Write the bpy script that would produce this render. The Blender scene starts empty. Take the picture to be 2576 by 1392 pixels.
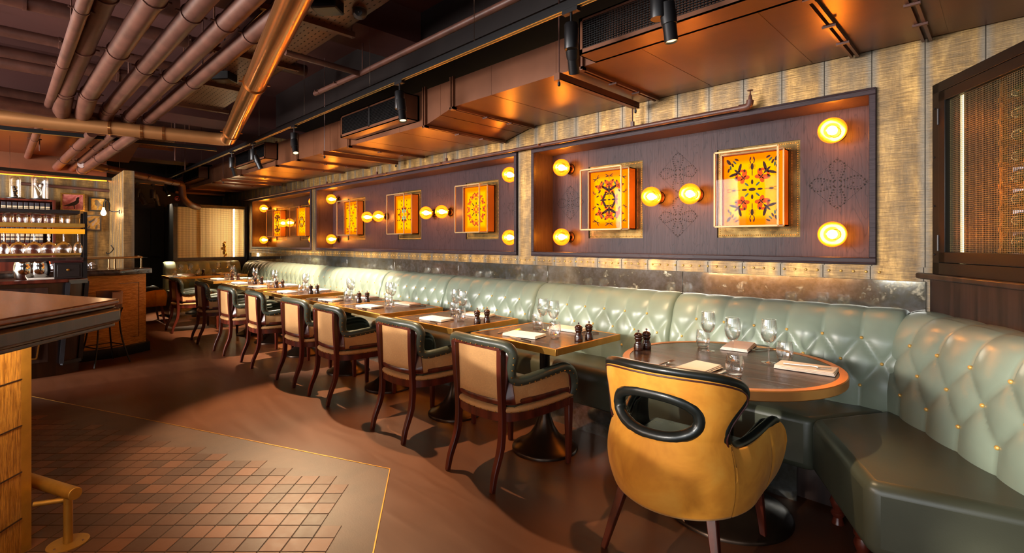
import bpy, math, random
from mathutils import Vector, Matrix
sc = bpy.context.scene
C = sc.collection
R = math.radians
PI = math.pi
S2 = math.sqrt(0.5)
# ------------------------------------------------------------------ camera, exposure, world, lights
cam = bpy.data.objects.new('camera', bpy.data.cameras.new('camera'))
C.objects.link(cam)
cam.location = (0, 0, 1.35)
cam.rotation_euler = (R(90), 0, R(45))
cam.data.sensor_width = 36
cam.data.lens = 36 * 1245 / 2576
cam.data.shift_y = -86 / 2576
cam.data.clip_start = 0.02
sc.camera = cam
sc.view_settings.view_transform = 'Standard'
sc.view_settings.look = 'None'
sc.view_settings.exposure = 0.5
sc.view_settings.gamma = 1
sc.view_settings.use_curve_mapping = False
sc.cycles.use_denoising = True
sc.cycles.max_bounces = 8
sc.cycles.transparent_max_bounces = 24
sc.cycles.caustics_reflective = False
sc.cycles.caustics_refractive = False
sc.cycles.sample_clamp_indirect = 6
w = bpy.data.worlds.new('world'); sc.world = w; w.use_nodes = True
w.node_tree.nodes['Background'].inputs[0].default_value = (0.75, 0.86, 1.0, 1)
w.node_tree.nodes['Background'].inputs[1].default_value = 1.5

def area(name, loc, aim, sx, sy, power, col):
    l = bpy.data.lights.new(name, 'AREA'); l.shape = 'RECTANGLE'; l.size = sx; l.size_y = sy
    l.energy = power; l.color = col
    o = bpy.data.objects.new(name, l); C.objects.link(o); o.location = loc
    o.rotation_euler = (Vector(aim) - Vector(loc)).to_track_quat('-Z', 'Y').to_euler()
    return o
# daylight through the street windows (behind and to one side of the photographer)
area('window_daylight', (-6.3, -5.35, 1.75), (-6.0, 3.0, 1.0), 3.4, 2.3, 900, (1.0, 0.93, 0.88))
area('window_daylight', (-2.6, -5.35, 1.75), (-3.2, 3.0, 1.0), 2.8, 2.3, 145, (0.98, 0.97, 0.96))
area('window_daylight', (1.0, -5.35, 1.75), (-0.6, 3.0, 1.2), 2.8, 2.3, 60, (0.93, 0.97, 1.0))
area('window_daylight', (3.25, -2.4, 1.75), (-3, 1.6, 1.0), 2.6, 2.2, 25, (0.93, 0.97, 1.0))
def sun(name, loc, aim, power, col, ang):
    l = bpy.data.lights.new(name, 'SUN'); l.energy = power; l.color = col; l.angle = R(ang)
    o = bpy.data.objects.new(name, l); C.objects.link(o); o.location = loc
    o.rotation_euler = (Vector(aim) - Vector(loc)).to_track_quat('-Z', 'Y').to_euler()
    return o

# low sun coming in through the first street window, just over the bar counters
sun('sun', (-5.6, -12, 4.2), (-5.0, 2.4, 0.95), 1.9, (1.0, 0.93, 0.82), 1.2)

# ------------------------------------------------------------------ helpers
def at(px, py, z):
    """point of the room seen at that pixel at height z"""
    d = 1245 * (1.35 - z) / (py - 610); u = (px - 1288) / 1245 * d
    return Vector((S2 * (u - d), S2 * (u + d), z))
def tag(o, label=None, cat=None, group=None, kind=None):
    if label: o['label'] = label
    if cat: o['category'] = cat
    if group: o['group'] = group
    if kind: o['kind'] = kind
    return o
def thing(name, label, cat, loc=(0, 0, 0), rz=0.0, group=None):
    o = bpy.data.objects.new(name, None); C.objects.link(o)
    o.empty_display_size = 0.05
    o.location = loc; o.rotation_euler = (0, 0, rz)
    return tag(o, label, cat, group)
def dup(root, loc=None, rz=None, label=None, group=None, parent=None):
    r = root.copy(); C.objects.link(r)
    if parent: r.parent = parent
    for ch in root.children:
        dup(ch, parent=r)
    if loc is not None: r.location = loc
    if rz is not None: r.rotation_euler = (0, 0, rz)
    if label: r['label'] = label
    if group: r['group'] = group
    return r

class MB:
    def __init__(s): s.v = []; s.f = []; s.m = []; s.cur = 0
    def add(s, vs, fs):
        b = len(s.v); s.v.extend([tuple(p) for p in vs])
        s.f.extend([tuple(i + b for i in f) for f in fs]); s.m.extend([s.cur] * len(fs)); return s
    def box(s, x0, x1, y0, y1, z0, z1, M=None):
        vs = [Vector(p) for p in ((x0, y0, z0), (x1, y0, z0), (x1, y1, z0), (x0, y1, z0), (x0, y0, z1), (x1, y0, z1), (x1, y1, z1), (x0, y1, z1))]
        if M: vs = [M @ p for p in vs]
        return s.add(vs, ((0, 3, 2, 1), (4, 5, 6, 7), (0, 1, 5, 4), (1, 2, 6, 5), (2, 3, 7, 6), (3, 0, 4, 7)))
    def prism(s, poly, z0, z1, M=None):
        n = len(poly)
        a = sum(poly[i][0] * poly[(i + 1) % n][1] - poly[(i + 1) % n][0] * poly[i][1] for i in range(n))
        if a < 0: poly = poly[::-1]
        vs = [Vector((x, y, z0)) for x, y in poly] + [Vector((x, y, z1)) for x, y in poly]
        if M: vs = [M @ p for p in vs]
        fs = [tuple(range(n - 1, -1, -1)), tuple(range(n, 2 * n))]
        fs += [(i, (i + 1) % n, n + (i + 1) % n, n + i) for i in range(n)]
        return s.add(vs, fs)
    def lathe(s, prof, n=20, c=(0, 0, 0), M=None, closed=True):
        vs = []; fs = []
        for r, z in prof:
            for k in range(n):
                a = 2 * PI * k / n
                p = Vector((r * math.cos(a), r * math.sin(a), z))
                if M: p = M @ p
                vs.append(p + Vector(c))
        for i in range(len(prof) - 1):
            for k in range(n):
                k2 = (k + 1) % n
                fs.append((i * n + k, i * n + k2, (i + 1) * n + k2, (i + 1) * n + k))
        if closed:
            fs.append(tuple(range(n - 1, -1, -1))); m = (len(prof) - 1) * n
            fs.append(tuple(range(m, m + n)))
        return s.add(vs, fs)
    def tube(s, pts, r, n=8, closed=False, cap=True, flat=None):
        pts = [Vector(p) for p in pts]; N = len(pts)
        rs = r if isinstance(r, (list, tuple)) else [r] * N
        vs = []; fs = []
        ref = None
        for i, p in enumerate(pts):
            if closed: t = pts[(i + 1) % N] - pts[i - 1]
            else: t = pts[min(i + 1, N - 1)] - pts[max(i - 1, 0)]
            if t.length < 1e-9: t = Vector((0, 0, 1))
            t.normalize()
            if ref is None:
                ref = Vector((0, 0, 1)) if abs(t.z) < 0.9 else Vector((1, 0, 0))
            u = ref - t * ref.dot(t)
            if u.length < 1e-4: u = Vector((1, 0, 0)) - t * t.x
            u.normalize(); v = t.cross(u); ref = u
            for k in range(n):
                a = 2 * PI * (k + 0.5) / n
                vs.append(p + (u * math.cos(a) + v * math.sin(a) * (flat or 1)) * rs[i])
        M_ = N if closed else N - 1
        for i in range(M_):
            j = (i + 1) % N
            for k in range(n):
                k2 = (k + 1) % n
                fs.append((i * n + k, i * n + k2, j * n + k2, j * n + k))
        if cap and not closed:
            fs.append(tuple(range(n - 1, -1, -1))); fs.append(tuple(range((N - 1) * n, N * n)))
        return s.add(vs, fs)
    def bar(s, a, b, wd, h):
        """rectangular bar from a to b, wd wide sideways, h tall"""
        a = Vector(a); b = Vector(b); t = (b - a).normalized()
        up = Vector((0, 0, 1)) if abs(t.z) < 0.95 else Vector((0, 1, 0))
        side = t.cross(up).normalized(); up = side.cross(t)
        vs = []
        for p in (a, b):
            for sx, sz in ((-1, -1), (1, -1), (1, 1), (-1, 1)):
                vs.append(p + side * sx * wd / 2 + up * sz * h / 2)
        return s.add(vs, ((3, 2, 1, 0), (4, 5, 6, 7), (0, 1, 5, 4), (1, 2, 6, 5), (2, 3, 7, 6), (3, 0, 4, 7)))
    def ball(s, c, r, n=10, m=7, sq=1.0, M=None):
        vs = []; fs = []
        for i in range(m + 1):
            th = PI * i / m
            for k in range(n):
                a = 2 * PI * k / n
                p = Vector((r * math.sin(th) * math.cos(a), r * math.sin(th) * math.sin(a), r * math.cos(th) * sq))
                if M: p = M @ p
                vs.append(p + Vector(c))
        for i in range(m):
            for k in range(n):
                k2 = (k + 1) % n
                fs.append((i * n + k, (i + 1) * n + k, (i + 1) * n + k2, i * n + k2))
        return s.add(vs, fs)
    def disc(s, c, nrm, r, n=6, th=0.0006):
        q = Vector(nrm).to_track_quat('Z', 'Y').to_matrix()
        return s.lathe([(r, 0), (r * 0.9, th)], n, c, q)
    def build(s, name, mat, parent=None, bevel=0.0, seg=2, ang=38, weld=False, kind=None):
        me = bpy.data.meshes.new(name); me.from_pydata(s.v, [], s.f)
        mats = mat if isinstance(mat, (list, tuple)) else [mat]
        for m_ in mats: me.materials.append(m_)
        if len(mats) > 1: me.polygons.foreach_set('material_index', s.m)
        me.polygons.foreach_set('use_smooth', [True] * len(me.polygons))
        me.update(); me.set_sharp_from_angle(angle=R(ang))
        o = bpy.data.objects.new(name, me); C.objects.link(o)
        if parent: o.parent = parent
        if weld:
            wm = o.modifiers.new('weld', 'WELD'); wm.merge_threshold = 0.0001
        if bevel:
            b = o.modifiers.new('bevel', 'BEVEL'); b.width = bevel; b.segments = seg; b.limit_method = 'ANGLE'; b.angle_limit = R(30)
            b.harden_normals = False
        if kind: o['kind'] = kind
        return o
def smoothpath(pts, k=4):
    """Catmull-Rom through pts"""
    P = [Vector(p) for p in pts]; out = []
    for i in range(len(P) - 1):
        p0 = P[max(i - 1, 0)]; p1 = P[i]; p2 = P[i + 1]; p3 = P[min(i + 2, len(P) - 1)]
        for j in range(k):
            t = j / k
            out.append(0.5 * ((2 * p1) + (p2 - p0) * t + (2 * p0 - 5 * p1 + 4 * p2 - p3) * t * t + (3 * p1 - p0 - 3 * p2 + p3) * t ** 3))
    out.append(P[-1]); return out

# ------------------------------------------------------------------ materials
def lin(r, g, b):
    f = lambda c: (c / 255 / 12.92) if c / 255 <= 0.04045 else ((c / 255 + 0.055) / 1.055) ** 2.4
    return (f(r), f(g), f(b), 1)
class Mat:
    def __init__(s, name, col=(0.5, 0.5, 0.5, 1), rough=0.5, metal=0.0, **kw):
        s.m = bpy.data.materials.new(name); s.m.use_nodes = True
        s.nt = s.m.node_tree; s.b = s.nt.nodes['Principled BSDF']; s.out = s.nt.nodes['Material Output']
        s.b.inputs['Base Color'].default_value = col
        s.b.inputs['Roughness'].default_value = rough
        s.b.inputs['Metallic'].default_value = metal
        for k, v in kw.items(): s.b.inputs[k.replace('_', ' ')].default_value = v
    def n(s, t, **kw):
        nd = s.nt.nodes.new(t)
        for k, v in kw.items():
            if k in nd.inputs.keys(): nd.inputs[k].default_value = v
            elif hasattr(nd, k): setattr(nd, k, v)
        return nd
    def l(s, a, b): s.nt.links.new(a, b)
    def coord(s, scale=(1, 1, 1), rot=(0, 0, 0), kind='Object'):
        tc = s.n('ShaderNodeTexCoord'); mp = s.n('ShaderNodeMapping')
        mp.inputs['Scale'].default_value = scale; mp.inputs['Rotation'].default_value = rot
        s.l(tc.outputs[kind], mp.inputs['Vector']); return mp.outputs[0]
    def noise(s, vec, sc_, det=4, rough=0.55, dist=0.0):
        nd = s.n('ShaderNodeTexNoise'); nd.inputs['Scale'].default_value = sc_; nd.inputs['Detail'].default_value = det
        nd.inputs['Roughness'].default_value = rough; nd.inputs['Distortion'].default_value = dist
        if vec is not None: s.l(vec, nd.inputs['Vector'])
        return nd.outputs['Fac']
    def ramp(s, fac, stops):
        r = s.n('ShaderNodeValToRGB'); e = r.color_ramp.elements
        while len(e) < len(stops): e.new(0.5)
        for i, (p, c) in enumerate(stops): e[i].position = p; e[i].color = c if len(c) == 4 else (*c, 1)
        s.l(fac, r.inputs[0]); return r.outputs[0]
    def mix(s, a, b, f, mode='MIX'):
        m_ = s.n('ShaderNodeMix'); m_.data_type = 'RGBA'; m_.blend_type = mode
        for v, i in ((f, 0), (a, 6), (b, 7)):
            if hasattr(v, 'links'): s.l(v, m_.inputs[i])
            else: m_.inputs[i].default_value = v
        return m_.outputs[2]
    def math(s, op, a, b=0.0, c=None):
        m_ = s.n('ShaderNodeMath'); m_.operation = op
        for i, v in enumerate((a, b, c)):
            if v is None: continue
            if hasattr(v, 'links'): s.l(v, m_.inputs[i])
            else: m_.inputs[i].default_value = v
        return m_.outputs[0]
    def bump(s, h, strength=0.3, dist=0.01):
        b = s.n('ShaderNodeBump'); b.inputs['Strength'].default_value = strength; b.inputs['Distance'].default_value = dist
        s.l(h, b.inputs['Height']); s.l(b.outputs[0], s.b.inputs['Normal'])
    def col(s, sock): s.l(sock, s.b.inputs['Base Color'])
    def rough(s, sock): s.l(sock, s.b.inputs['Roughness'])
def g3(v): return (v, v, v, 1)
def simple(name, col, rough=0.5, metal=0.0, var=0.0, vs=8, bump=0.0, bs=60, **kw):
    M = Mat(name, col, rough, metal, **kw)
    if var:
        v = M.coord(); f = M.noise(v, vs)
        lo = tuple(c * (1 - var) for c in col[:3]) + (1,); hi = tuple(min(1, c * (1 + var)) for c in col[:3]) + (1,)
        M.col(M.ramp(f, [(0.3, lo), (0.7, hi)]))
    if bump:
        v = M.coord(); M.bump(M.noise(v, bs, 3), bump, 0.004)
    return M.m
def glow(name, col, strength):
    M = Mat(name, (0, 0, 0, 1), 0.5)
    M.b.inputs['Emission Color'].default_value = col; M.b.inputs['Emission Strength'].default_value = strength
    return M.m

def m_goldwood():
    M = Mat('gilded_sawn_wood', rough=0.45, metal=0.45)
    tc = M.n('ShaderNodeTexCoord'); sep = M.n('ShaderNodeSeparateXYZ'); M.l(tc.outputs['Object'], sep.inputs[0])
    h = M.math('SUBTRACT', sep.outputs[0], sep.outputs[1])
    cmb = M.n('ShaderNodeCombineXYZ'); M.l(h, cmb.inputs[0]); M.l(sep.outputs[2], cmb.inputs[2])
    def mp(sx, sz):
        m_ = M.n('ShaderNodeMapping'); m_.inputs['Scale'].default_value = (sx, 1, sz); M.l(cmb.outputs[0], m_.inputs['Vector']); return m_.outputs[0]
    blot = M.noise(mp(3.2, 0.9), 1.6, 3)
    saw = M.noise(mp(9, 120), 1.0, 3, 0.7, 0.4)
    fine = M.noise(mp(110, 14), 1.0, 3, 0.7)
    both = M.math('ADD', M.math('MULTIPLY', saw, 0.34), M.math('MULTIPLY', fine, 0.12))
    both = M.math('ADD', both, M.math('MULTIPLY', M.noise(mp(9, 3), 1.0, 4, 0.6), 0.54))
    c1 = M.ramp(both, [(0.36, lin(84, 64, 38)), (0.5, lin(146, 112, 62)), (0.63, lin(214, 170, 98))])
    c2 = M.mix(c1, lin(108, 96, 78), M.ramp(blot, [(0.42, g3(0)), (0.68, g3(0.6))]))
    # plank joints with grey edges, every 0.24 m
    fr = M.math('FRACT', M.math('MULTIPLY', h, 1 / 0.235))
    e = M.math('ABSOLUTE', M.math('SUBTRACT', fr, 0.5))
    greyedge = M.ramp(e, [(0.34, g3(0)), (0.46, g3(0.75))])
    c3 = M.mix(c2, lin(116, 110, 98), greyedge)
    line = M.ramp(e, [(0.488, g3(0)), (0.494, g3(1))])
    c4 = M.mix(c3, lin(50, 42, 30), line)
    M.col(c4)
    hh = M.math('SUBTRACT', both, M.math('MULTIPLY', line, 0.5))
    M.bump(hh, 0.4, 0.012)
    return M.m
def m_wood(name, dark, light, axis=2, rough=0.38, scale=1.0, bump=0.15, planks=0.0):
    M = Mat(name, rough=rough)
    s = [14, 14, 14]; s[axis] = 1.0
    v = M.coord(tuple(x * scale for x in s))
    f = M.noise(v, 1.6, 4, 0.6, 1.2)
    wv = M.n('ShaderNodeTexWave'); wv.inputs['Scale'].default_value = 1.1; wv.inputs['Distortion'].default_value = 9; wv.inputs['Detail'].default_value = 3; wv.inputs['Detail Scale'].default_value = 1.5
    wv.bands_direction = 'DIAGONAL'
    M.l(M.coord(tuple(x * scale * 0.35 for x in s)), wv.inputs['Vector'])
    fine = M.noise(M.coord(tuple(x * scale * (8 if x > 2 else 2) for x in s)), 1.0, 2)
    t = M.math('ADD', M.math('MULTIPLY', f, 0.5), M.math('MULTIPLY', wv.outputs['Fac'], 0.3))
    t = M.math('ADD', t, M.math('MULTIPLY', fine, 0.25))
    M.col(M.ramp(t, [(0.3, dark), (0.75, light)]))
    M.bump(t, bump, 0.006)
    return M.m
def m_oak(name, axis):
    M = Mat(name, rough=0.42, Specular_IOR_Level=0.18)
    s = [1, 1, 1]
    for i in range(3): s[i] = 1.0 if i == axis else 7.0
    v = M.coord(tuple(s)); n = M.noise(v, 1.1, 3, 0.5, 0.6)
    rings = M.math('FRACT', M.math('MULTIPLY', n, 15))
    line = M.ramp(rings, [(0.0, g3(1)), (0.16, g3(0)), (0.9, g3(0)), (1.0, g3(1))])
    pore = M.noise(M.coord(tuple((3 if i == axis else 150) for i in range(3))), 1.0, 2)
    t = M.math('ADD', M.math('MULTIPLY', line, 0.45), M.ramp(pore, [(0.45, g3(0)), (0.75, g3(0.5))]))
    M.col(M.mix(lin(64, 49, 51), lin(33, 23, 25), t))
    M.bump(M.math('MULTIPLY', t, -1.0), 0.12, 0.004)
    return M.m
def m_ripple(name, dark, light, fx, fz, vertical=False):
    M = Mat(name, rough=0.4, metal=0.3)
    tc = M.n('ShaderNodeTexCoord'); sep = M.n('ShaderNodeSeparateXYZ'); M.l(tc.outputs['Object'], sep.inputs[0])
    h = M.math('SUBTRACT', sep.outputs[0], sep.outputs[1]); cmb = M.n('ShaderNodeCombineXYZ'); M.l(h, cmb.inputs[0]); M.l(sep.outputs[2], cmb.inputs[2])
    mp = M.n('ShaderNodeMapping'); mp.inputs['Scale'].default_value = (fx, 1, fz); M.l(cmb.outputs[0], mp.inputs['Vector'])
    a = M.noise(mp.outputs[0], 1.0, 4, 0.6, 1.0)
    mp2 = M.n('ShaderNodeMapping'); mp2.inputs['Scale'].default_value = (fx * 3, 1, fz * 3); M.l(cmb.outputs[0], mp2.inputs['Vector'])
    b = M.noise(mp2.outputs[0], 1.0, 2)
    t = M.math('ADD', M.math('MULTIPLY', a, 0.75), M.math('MULTIPLY', b, 0.25))
    M.col(M.ramp(t, [(0.38, dark), (0.6, light)])); M.bump(t, 0.8, 0.012)
    return M.m
def m_leather(name, col, rough=0.33):
    M = Mat(name, col, rough)
    v = M.coord(); a = M.noise(v, 3.0, 3); b = M.noise(v, 260, 2)
    lo = tuple(c * 0.82 for c in col[:3]) + (1,); hi = tuple(c * 1.14 for c in col[:3]) + (1,)
    M.col(M.ramp(a, [(0.3, lo), (0.7, hi)]))
    M.rough(M.ramp(a, [(0.3, g3(rough - 0.04)), (0.7, g3(rough + 0.08))]))
    M.bump(M.math('ADD', M.math('MULTIPLY', a, 0.9), M.math('MULTIPLY', b, 0.12)), 0.25, 0.006)
    M.b.inputs['Coat Weight'].default_value = 0.12; M.b.inputs['Coat Roughness'].default_value = 0.25
    return M.m
def m_floor():
    M = Mat('brown_resin_floor', rough=0.3, Specular_IOR_Level=0.4)
    v = M.coord((1, 1, 1)); a = M.noise(v, 0.9, 5, 0.6, 0.6); 
    st = M.coord((0.7, 5, 1), (0, 0, R(-20))); b = M.noise(st, 2.0, 5, 0.65, 0.5)
    scr = M.noise(M.coord((1.2, 60, 1), (0, 0, R(-20))), 1.5, 2, 0.8, 0.4)
    t = M.math('ADD', M.math('MULTIPLY', a, 0.55), M.math('MULTIPLY', b, 0.45))
    c = M.ramp(t, [(0.25, lin(82, 47, 29)), (0.5, lin(94, 55, 34)), (0.75, lin(108, 65, 41))])
    c = M.mix(c, lin(150, 105, 80), M.ramp(scr, [(0.72, g3(0)), (0.82, g3(0.14))]))
    M.col(c)
    M.rough(M.ramp(b, [(0.3, g3(0.32)), (0.7, g3(0.4))]))
    M.bump(M.noise(M.coord(), 14, 3), 0.04, 0.004)
    return M.m
def m_tiles():
    M = Mat('terracotta_tiles', rough=0.34, Specular_IOR_Level=0.35)
    at_ = M.n('ShaderNodeAttribute'); at_.attribute_name = 'tone'
    v = M.coord(); a = M.noise(v, 30, 3)
    t = M.math('ADD', at_.outputs['Fac'], M.math('MULTIPLY', a, 0.08))
    M.col(M.ramp(t, [(0.0, lin(78, 50, 35)), (0.35, lin(96, 60, 40)), (0.7, lin(116, 72, 47)), (0.9, lin(134, 84, 55))]))
    M.rough(M.ramp(a, [(0.3, g3(0.42)), (0.7, g3(0.5))]))
    M.bump(a, 0.08, 0.003)
    return M.m
def m_mirror():
    M = Mat('antiqued_mirror', metal=0.86, rough=0.08)
    v = M.coord(); a = M.noise(v, 7, 6, 0.7); b = M.noise(v, 40, 4, 0.7)
    t = M.math('ADD', M.math('MULTIPLY', a, 0.65), M.math('MULTIPLY', b, 0.35))
    M.col(M.ramp(t, [(0.3, lin(124, 106, 72)), (0.45, lin(154, 146, 126)), (0.62, lin(192, 194, 190))]))
    M.rough(M.ramp(t, [(0.3, g3(0.3)), (0.46, g3(0.07))]))
    return M.m
def m_glass(name='clear_glass', tint=(1, 1, 1, 1), edge=0.75, face=0.05, e0=0.0):
    m = bpy.data.materials.new(name); m.use_nodes = True; nt = m.node_tree; nt.nodes.clear()
    o = nt.nodes.new('ShaderNodeOutputMaterial'); mx = nt.nodes.new('ShaderNodeMixShader')
    tr = nt.nodes.new('ShaderNodeBsdfTransparent'); gl = nt.nodes.new('ShaderNodeBsdfGlossy')
    lw = nt.nodes.new('ShaderNodeLayerWeight'); lw.inputs['Blend'].default_value = 0.35
    rmp = nt.nodes.new('ShaderNodeValToRGB'); e = rmp.color_ramp.elements
    e[0].position = e0; e[0].color = (face, face, face, 1); e[1].position = 0.95; e[1].color = (edge, edge, edge, 1)
    tr.inputs[0].default_value = tint; gl.inputs['Roughness'].default_value = 0.02; gl.inputs[0].default_value = (1, 1, 1, 1)
    nt.links.new(lw.outputs['Facing'], rmp.inputs[0]); nt.links.new(rmp.outputs[0], mx.inputs[0])
    nt.links.new(tr.outputs[0], mx.inputs[1]); nt.links.new(gl.outputs[0], mx.inputs[2]); nt.links.new(mx.outputs[0], o.inputs[0])
    return m
def m_globe():
    m = bpy.data.materials.new('amber_ribbed_glass'); m.use_nodes = True; nt = m.node_tree; nt.nodes.clear()
    o = nt.nodes.new('ShaderNodeOutputMaterial'); mx = nt.nodes.new('ShaderNodeMixShader'); ad = nt.nodes.new('ShaderNodeAddShader')
    tr = nt.nodes.new('ShaderNodeBsdfTransparent'); gl = nt.nodes.new('ShaderNodeBsdfGlossy'); em = nt.nodes.new('ShaderNodeEmission')
    lw = nt.nodes.new('ShaderNodeLayerWeight'); lw.inputs['Blend'].default_value = 0.4
    tr.inputs[0].default_value = (1.0, 0.56, 0.12, 1); gl.inputs['Roughness'].default_value = 0.12; gl.inputs[0].default_value = (1, 0.7, 0.35, 1)
    em.inputs[0].default_value = (1.0, 0.2, 0.01, 1); em.inputs[1].default_value = 0.8
    nt.links.new(lw.outputs['Fresnel'], mx.inputs[0]); nt.links.new(tr.outputs[0], mx.inputs[1]); nt.links.new(gl.outputs[0], mx.inputs[2])
    nt.links.new(mx.outputs[0], ad.inputs[0]); nt.links.new(em.outputs[0], ad.inputs[1]); nt.links.new(ad.outputs[0], o.inputs[0])
    return m
def m_duct():
    M = Mat('brown_painted_metal', lin(105, 62, 54), 0.34, 0.35)
    v = M.coord(); a = M.noise(v, 2.5, 4)
    M.col(M.ramp(a, [(0.3, lin(98, 60, 40)), (0.7, lin(120, 75, 51))])); M.bump(M.noise(v, 90, 2), 0.05, 0.003)
    return M.m
def m_pipe():
    M = Mat('brown_painted_pipe', lin(120, 74, 62), 0.45, 0.05)
    v = M.coord(); a = M.noise(v, 6, 5, 0.65)
    M.col(M.ramp(a, [(0.3, lin(70, 42, 33)), (0.7, lin(102, 63, 50))])); M.bump(M.noise(v, 35, 4), 0.2, 0.004)
    return M.m
def m_velvet():
    M = Mat('mustard_velvet', lin(206, 142, 48), 0.75)
    v = M.coord(); a = M.noise(v, 5, 4, 0.6, 0.5); b = M.noise(v, 400, 1)
    M.col(M.ramp(a, [(0.3, lin(206, 128, 26)), (0.5, lin(232, 154, 44)), (0.7, lin(240, 170, 62))]))
    M.bump(b, 0.1, 0.001)
    M.b.inputs['Sheen Weight'].default_value = 0.15; M.b.inputs['Sheen Tint'].default_value = (1, 0.8, 0.5, 1)
    return M.m
def m_burlap():
    M = Mat('tan_burlap', lin(205, 162, 112), 0.85)
    v = M.coord((1, 1, 1)); a = M.noise(v, 4, 3)
    b = M.noise(M.coord((60, 60, 900)), 1.0, 2); c = M.noise(M.coord((900, 900, 60)), 1.0, 2)
    bc = M.math('ADD', b, c)
    M.col(M.mix(M.ramp(a, [(0.3, lin(200, 146, 88)), (0.7, lin(220, 168, 106))]), lin(176, 132, 86), M.ramp(bc, [(0.9, g3(0)), (1.3, g3(0.5))])))
    M.bump(bc, 0.2, 0.002)
    return M.m
def m_brass(name, a=(176, 132, 66), b=(146, 104, 48), rough=0.32):
    M = Mat(name, metal=0.9, rough=rough)
    v = M.coord(); f = M.noise(v, 9, 5, 0.65)
    M.col(M.ramp(f, [(0.3, lin(*b)), (0.65, lin(*a))]))
    M.rough(M.ramp(f, [(0.3, g3(rough + 0.12)), (0.7, g3(rough))]))
    return M.m

MT = dict(
    goldwood=m_goldwood(),
    oak=m_oak('dark_stained_oak', 2), oakx=m_oak('dark_stained_oak_rail', 0),
    floor=m_floor(), tiles=m_tiles(),
    grout=simple('brown_border_screed', lin(84, 55, 37), 0.5, var=0.15, bump=0.1, bs=120),
    ceil=simple('dark_brown_ceiling_paint', lin(84, 46, 40), 0.7, var=0.15, vs=2),
    dark=simple('black_brown_paint', lin(26, 17, 15), 0.45, var=0.2),
    mirror=m_mirror(), glass=m_glass(), pane=m_glass('glass_pane', (0.97, 0.97, 0.97, 1), 0.3, 0.006, 0.45),
    globe=m_globe(), bulb=glow('lit_bulb', (1.0, 0.55, 0.15, 1), 100),
    duct=m_duct(), pipe=m_pipe(), velvet=m_velvet(), burlap=m_burlap(),
    sage=m_leather('sage_green_leather', lin(144, 156, 136), 0.32),
    olive=m_leather('dark_olive_leather', lin(74, 76, 60), 0.36),
    green=m_leather('dark_green_leather', lin(62, 67, 56), 0.34),
    black=m_leather('black_leather', lin(25, 29, 26), 0.3),
    mahog=m_wood('mahogany', lin(60, 22, 14), lin(104, 42, 26), 2, 0.3, bump=0.06),
    wenge=m_wood('dark_table_wood', lin(38, 26, 21), lin(76, 55, 44), 0, 0.24, bump=0.18),
    bar_top=m_wood('brown_bar_top_wood', lin(116, 66, 42), lin(160, 100, 66), 0, 0.24, bump=0.04),
    walnut=m_wood('dark_walnut', lin(30, 18, 14), lin(60, 38, 30), 2, 0.35, bump=0.1),
    brass=simple('worn_brass', lin(208, 154, 72), 0.36, 0.8, var=0.14, vs=9), brassb=m_brass('bright_brass', (226, 170, 84), (190, 136, 60), 0.22),
    copper=simple('polished_copper', lin(224, 156, 92), 0.2, 0.95, var=0.08, vs=3), dullcopper=simple('dull_copper', lin(178, 124, 76), 0.42, 0.7, var=0.1, vs=3), brassrim=simple('satin_brass_rim', lin(214, 150, 84), 0.36, 0.75, var=0.1, vs=6),
    goldp=simple('gold_paint', lin(190, 146, 66), 0.38, 0.55, var=0.12, vs=14),
    bronze=simple('dark_bronze_base', lin(58, 44, 34), 0.3, 0.75, var=0.2),
    iron=simple('black_iron', lin(30, 27, 26), 0.4, 0.4),
    steel=simple('steel_blue_frame', lin(58, 60, 66), 0.35, 0.5, var=0.2),
    chrome=simple('polished_steel', lin(215, 212, 205), 0.1, 1.0),
    blackp=simple('black_painted_metal', lin(19, 18, 19), 0.4, 0.2),
    linen=simple('cream_linen', lin(238, 222, 208), 0.85, var=0.05, bump=0.2, bs=500),
    mill=simple('polished_dark_wood', lin(50, 24, 15), 0.22, var=0.3, vs=30, Coat_Weight=0.5),
    cutlery=simple('cutlery_steel', lin(205, 190, 170), 0.16, 1.0),
    champ=simple('champagne_metal', lin(176, 146, 100), 0.5, 0.5, var=0.06),
    hole=simple('drilled_hole_black', lin(14, 10, 10), 0.8),
    cove=glow('amber_cove_strip', (1.0, 0.24, 0.01, 1), 4.5),
    led=glow('warm_led', (1.0, 0.72, 0.3, 1), 4.5),
    lens=glow('spot_lens', (1.0, 0.66, 0.3, 1), 2.2),
    rack=glow('amber_acrylic', (1.0, 0.36, 0.01, 1), 0.75), stud=simple('bright_gold_stud', lin(236, 184, 96), 0.35, 0.35),
    white=simple('white_paper', lin(225, 215, 200), 0.7),
    red=simple('red_enamel', lin(190, 30, 24), 0.35),
    dred=simple('dark_red_leather', lin(70, 24, 22), 0.45),
    goldpanel=m_brass('aged_gilded_board', (122, 98, 54), (60, 46, 26), 0.45),
    boxside=simple('brown_box_side', lin(150, 92, 34), 0.5),
    bug=simple('dark_insect', lin(58, 24, 14), 0.5, Specular_IOR_Level=0.1), bug2=simple('orange_butterfly', lin(216, 84, 16), 0.6, Specular_IOR_Level=0.1), bug3=simple('green_beetle', lin(40, 70, 20), 0.4, Specular_IOR_Level=0.2), bug4=simple('turquoise_beetle', lin(80, 170, 160), 0.4, Specular_IOR_Level=0.2), cabblack=simple('cabinet_black', lin(17, 14, 13), 0.42, Specular_IOR_Level=0.25),
)
# ------------------------------------------------------------------ structure
YW = 3.45
def st(mb, name, mat, **k): return mb.build(name, mat, kind='structure', **k)
st(MB().box(-13.4, 3.6, -5.8, 3.9, -0.1, 0.0), 'floor', MT['floor'])
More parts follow.
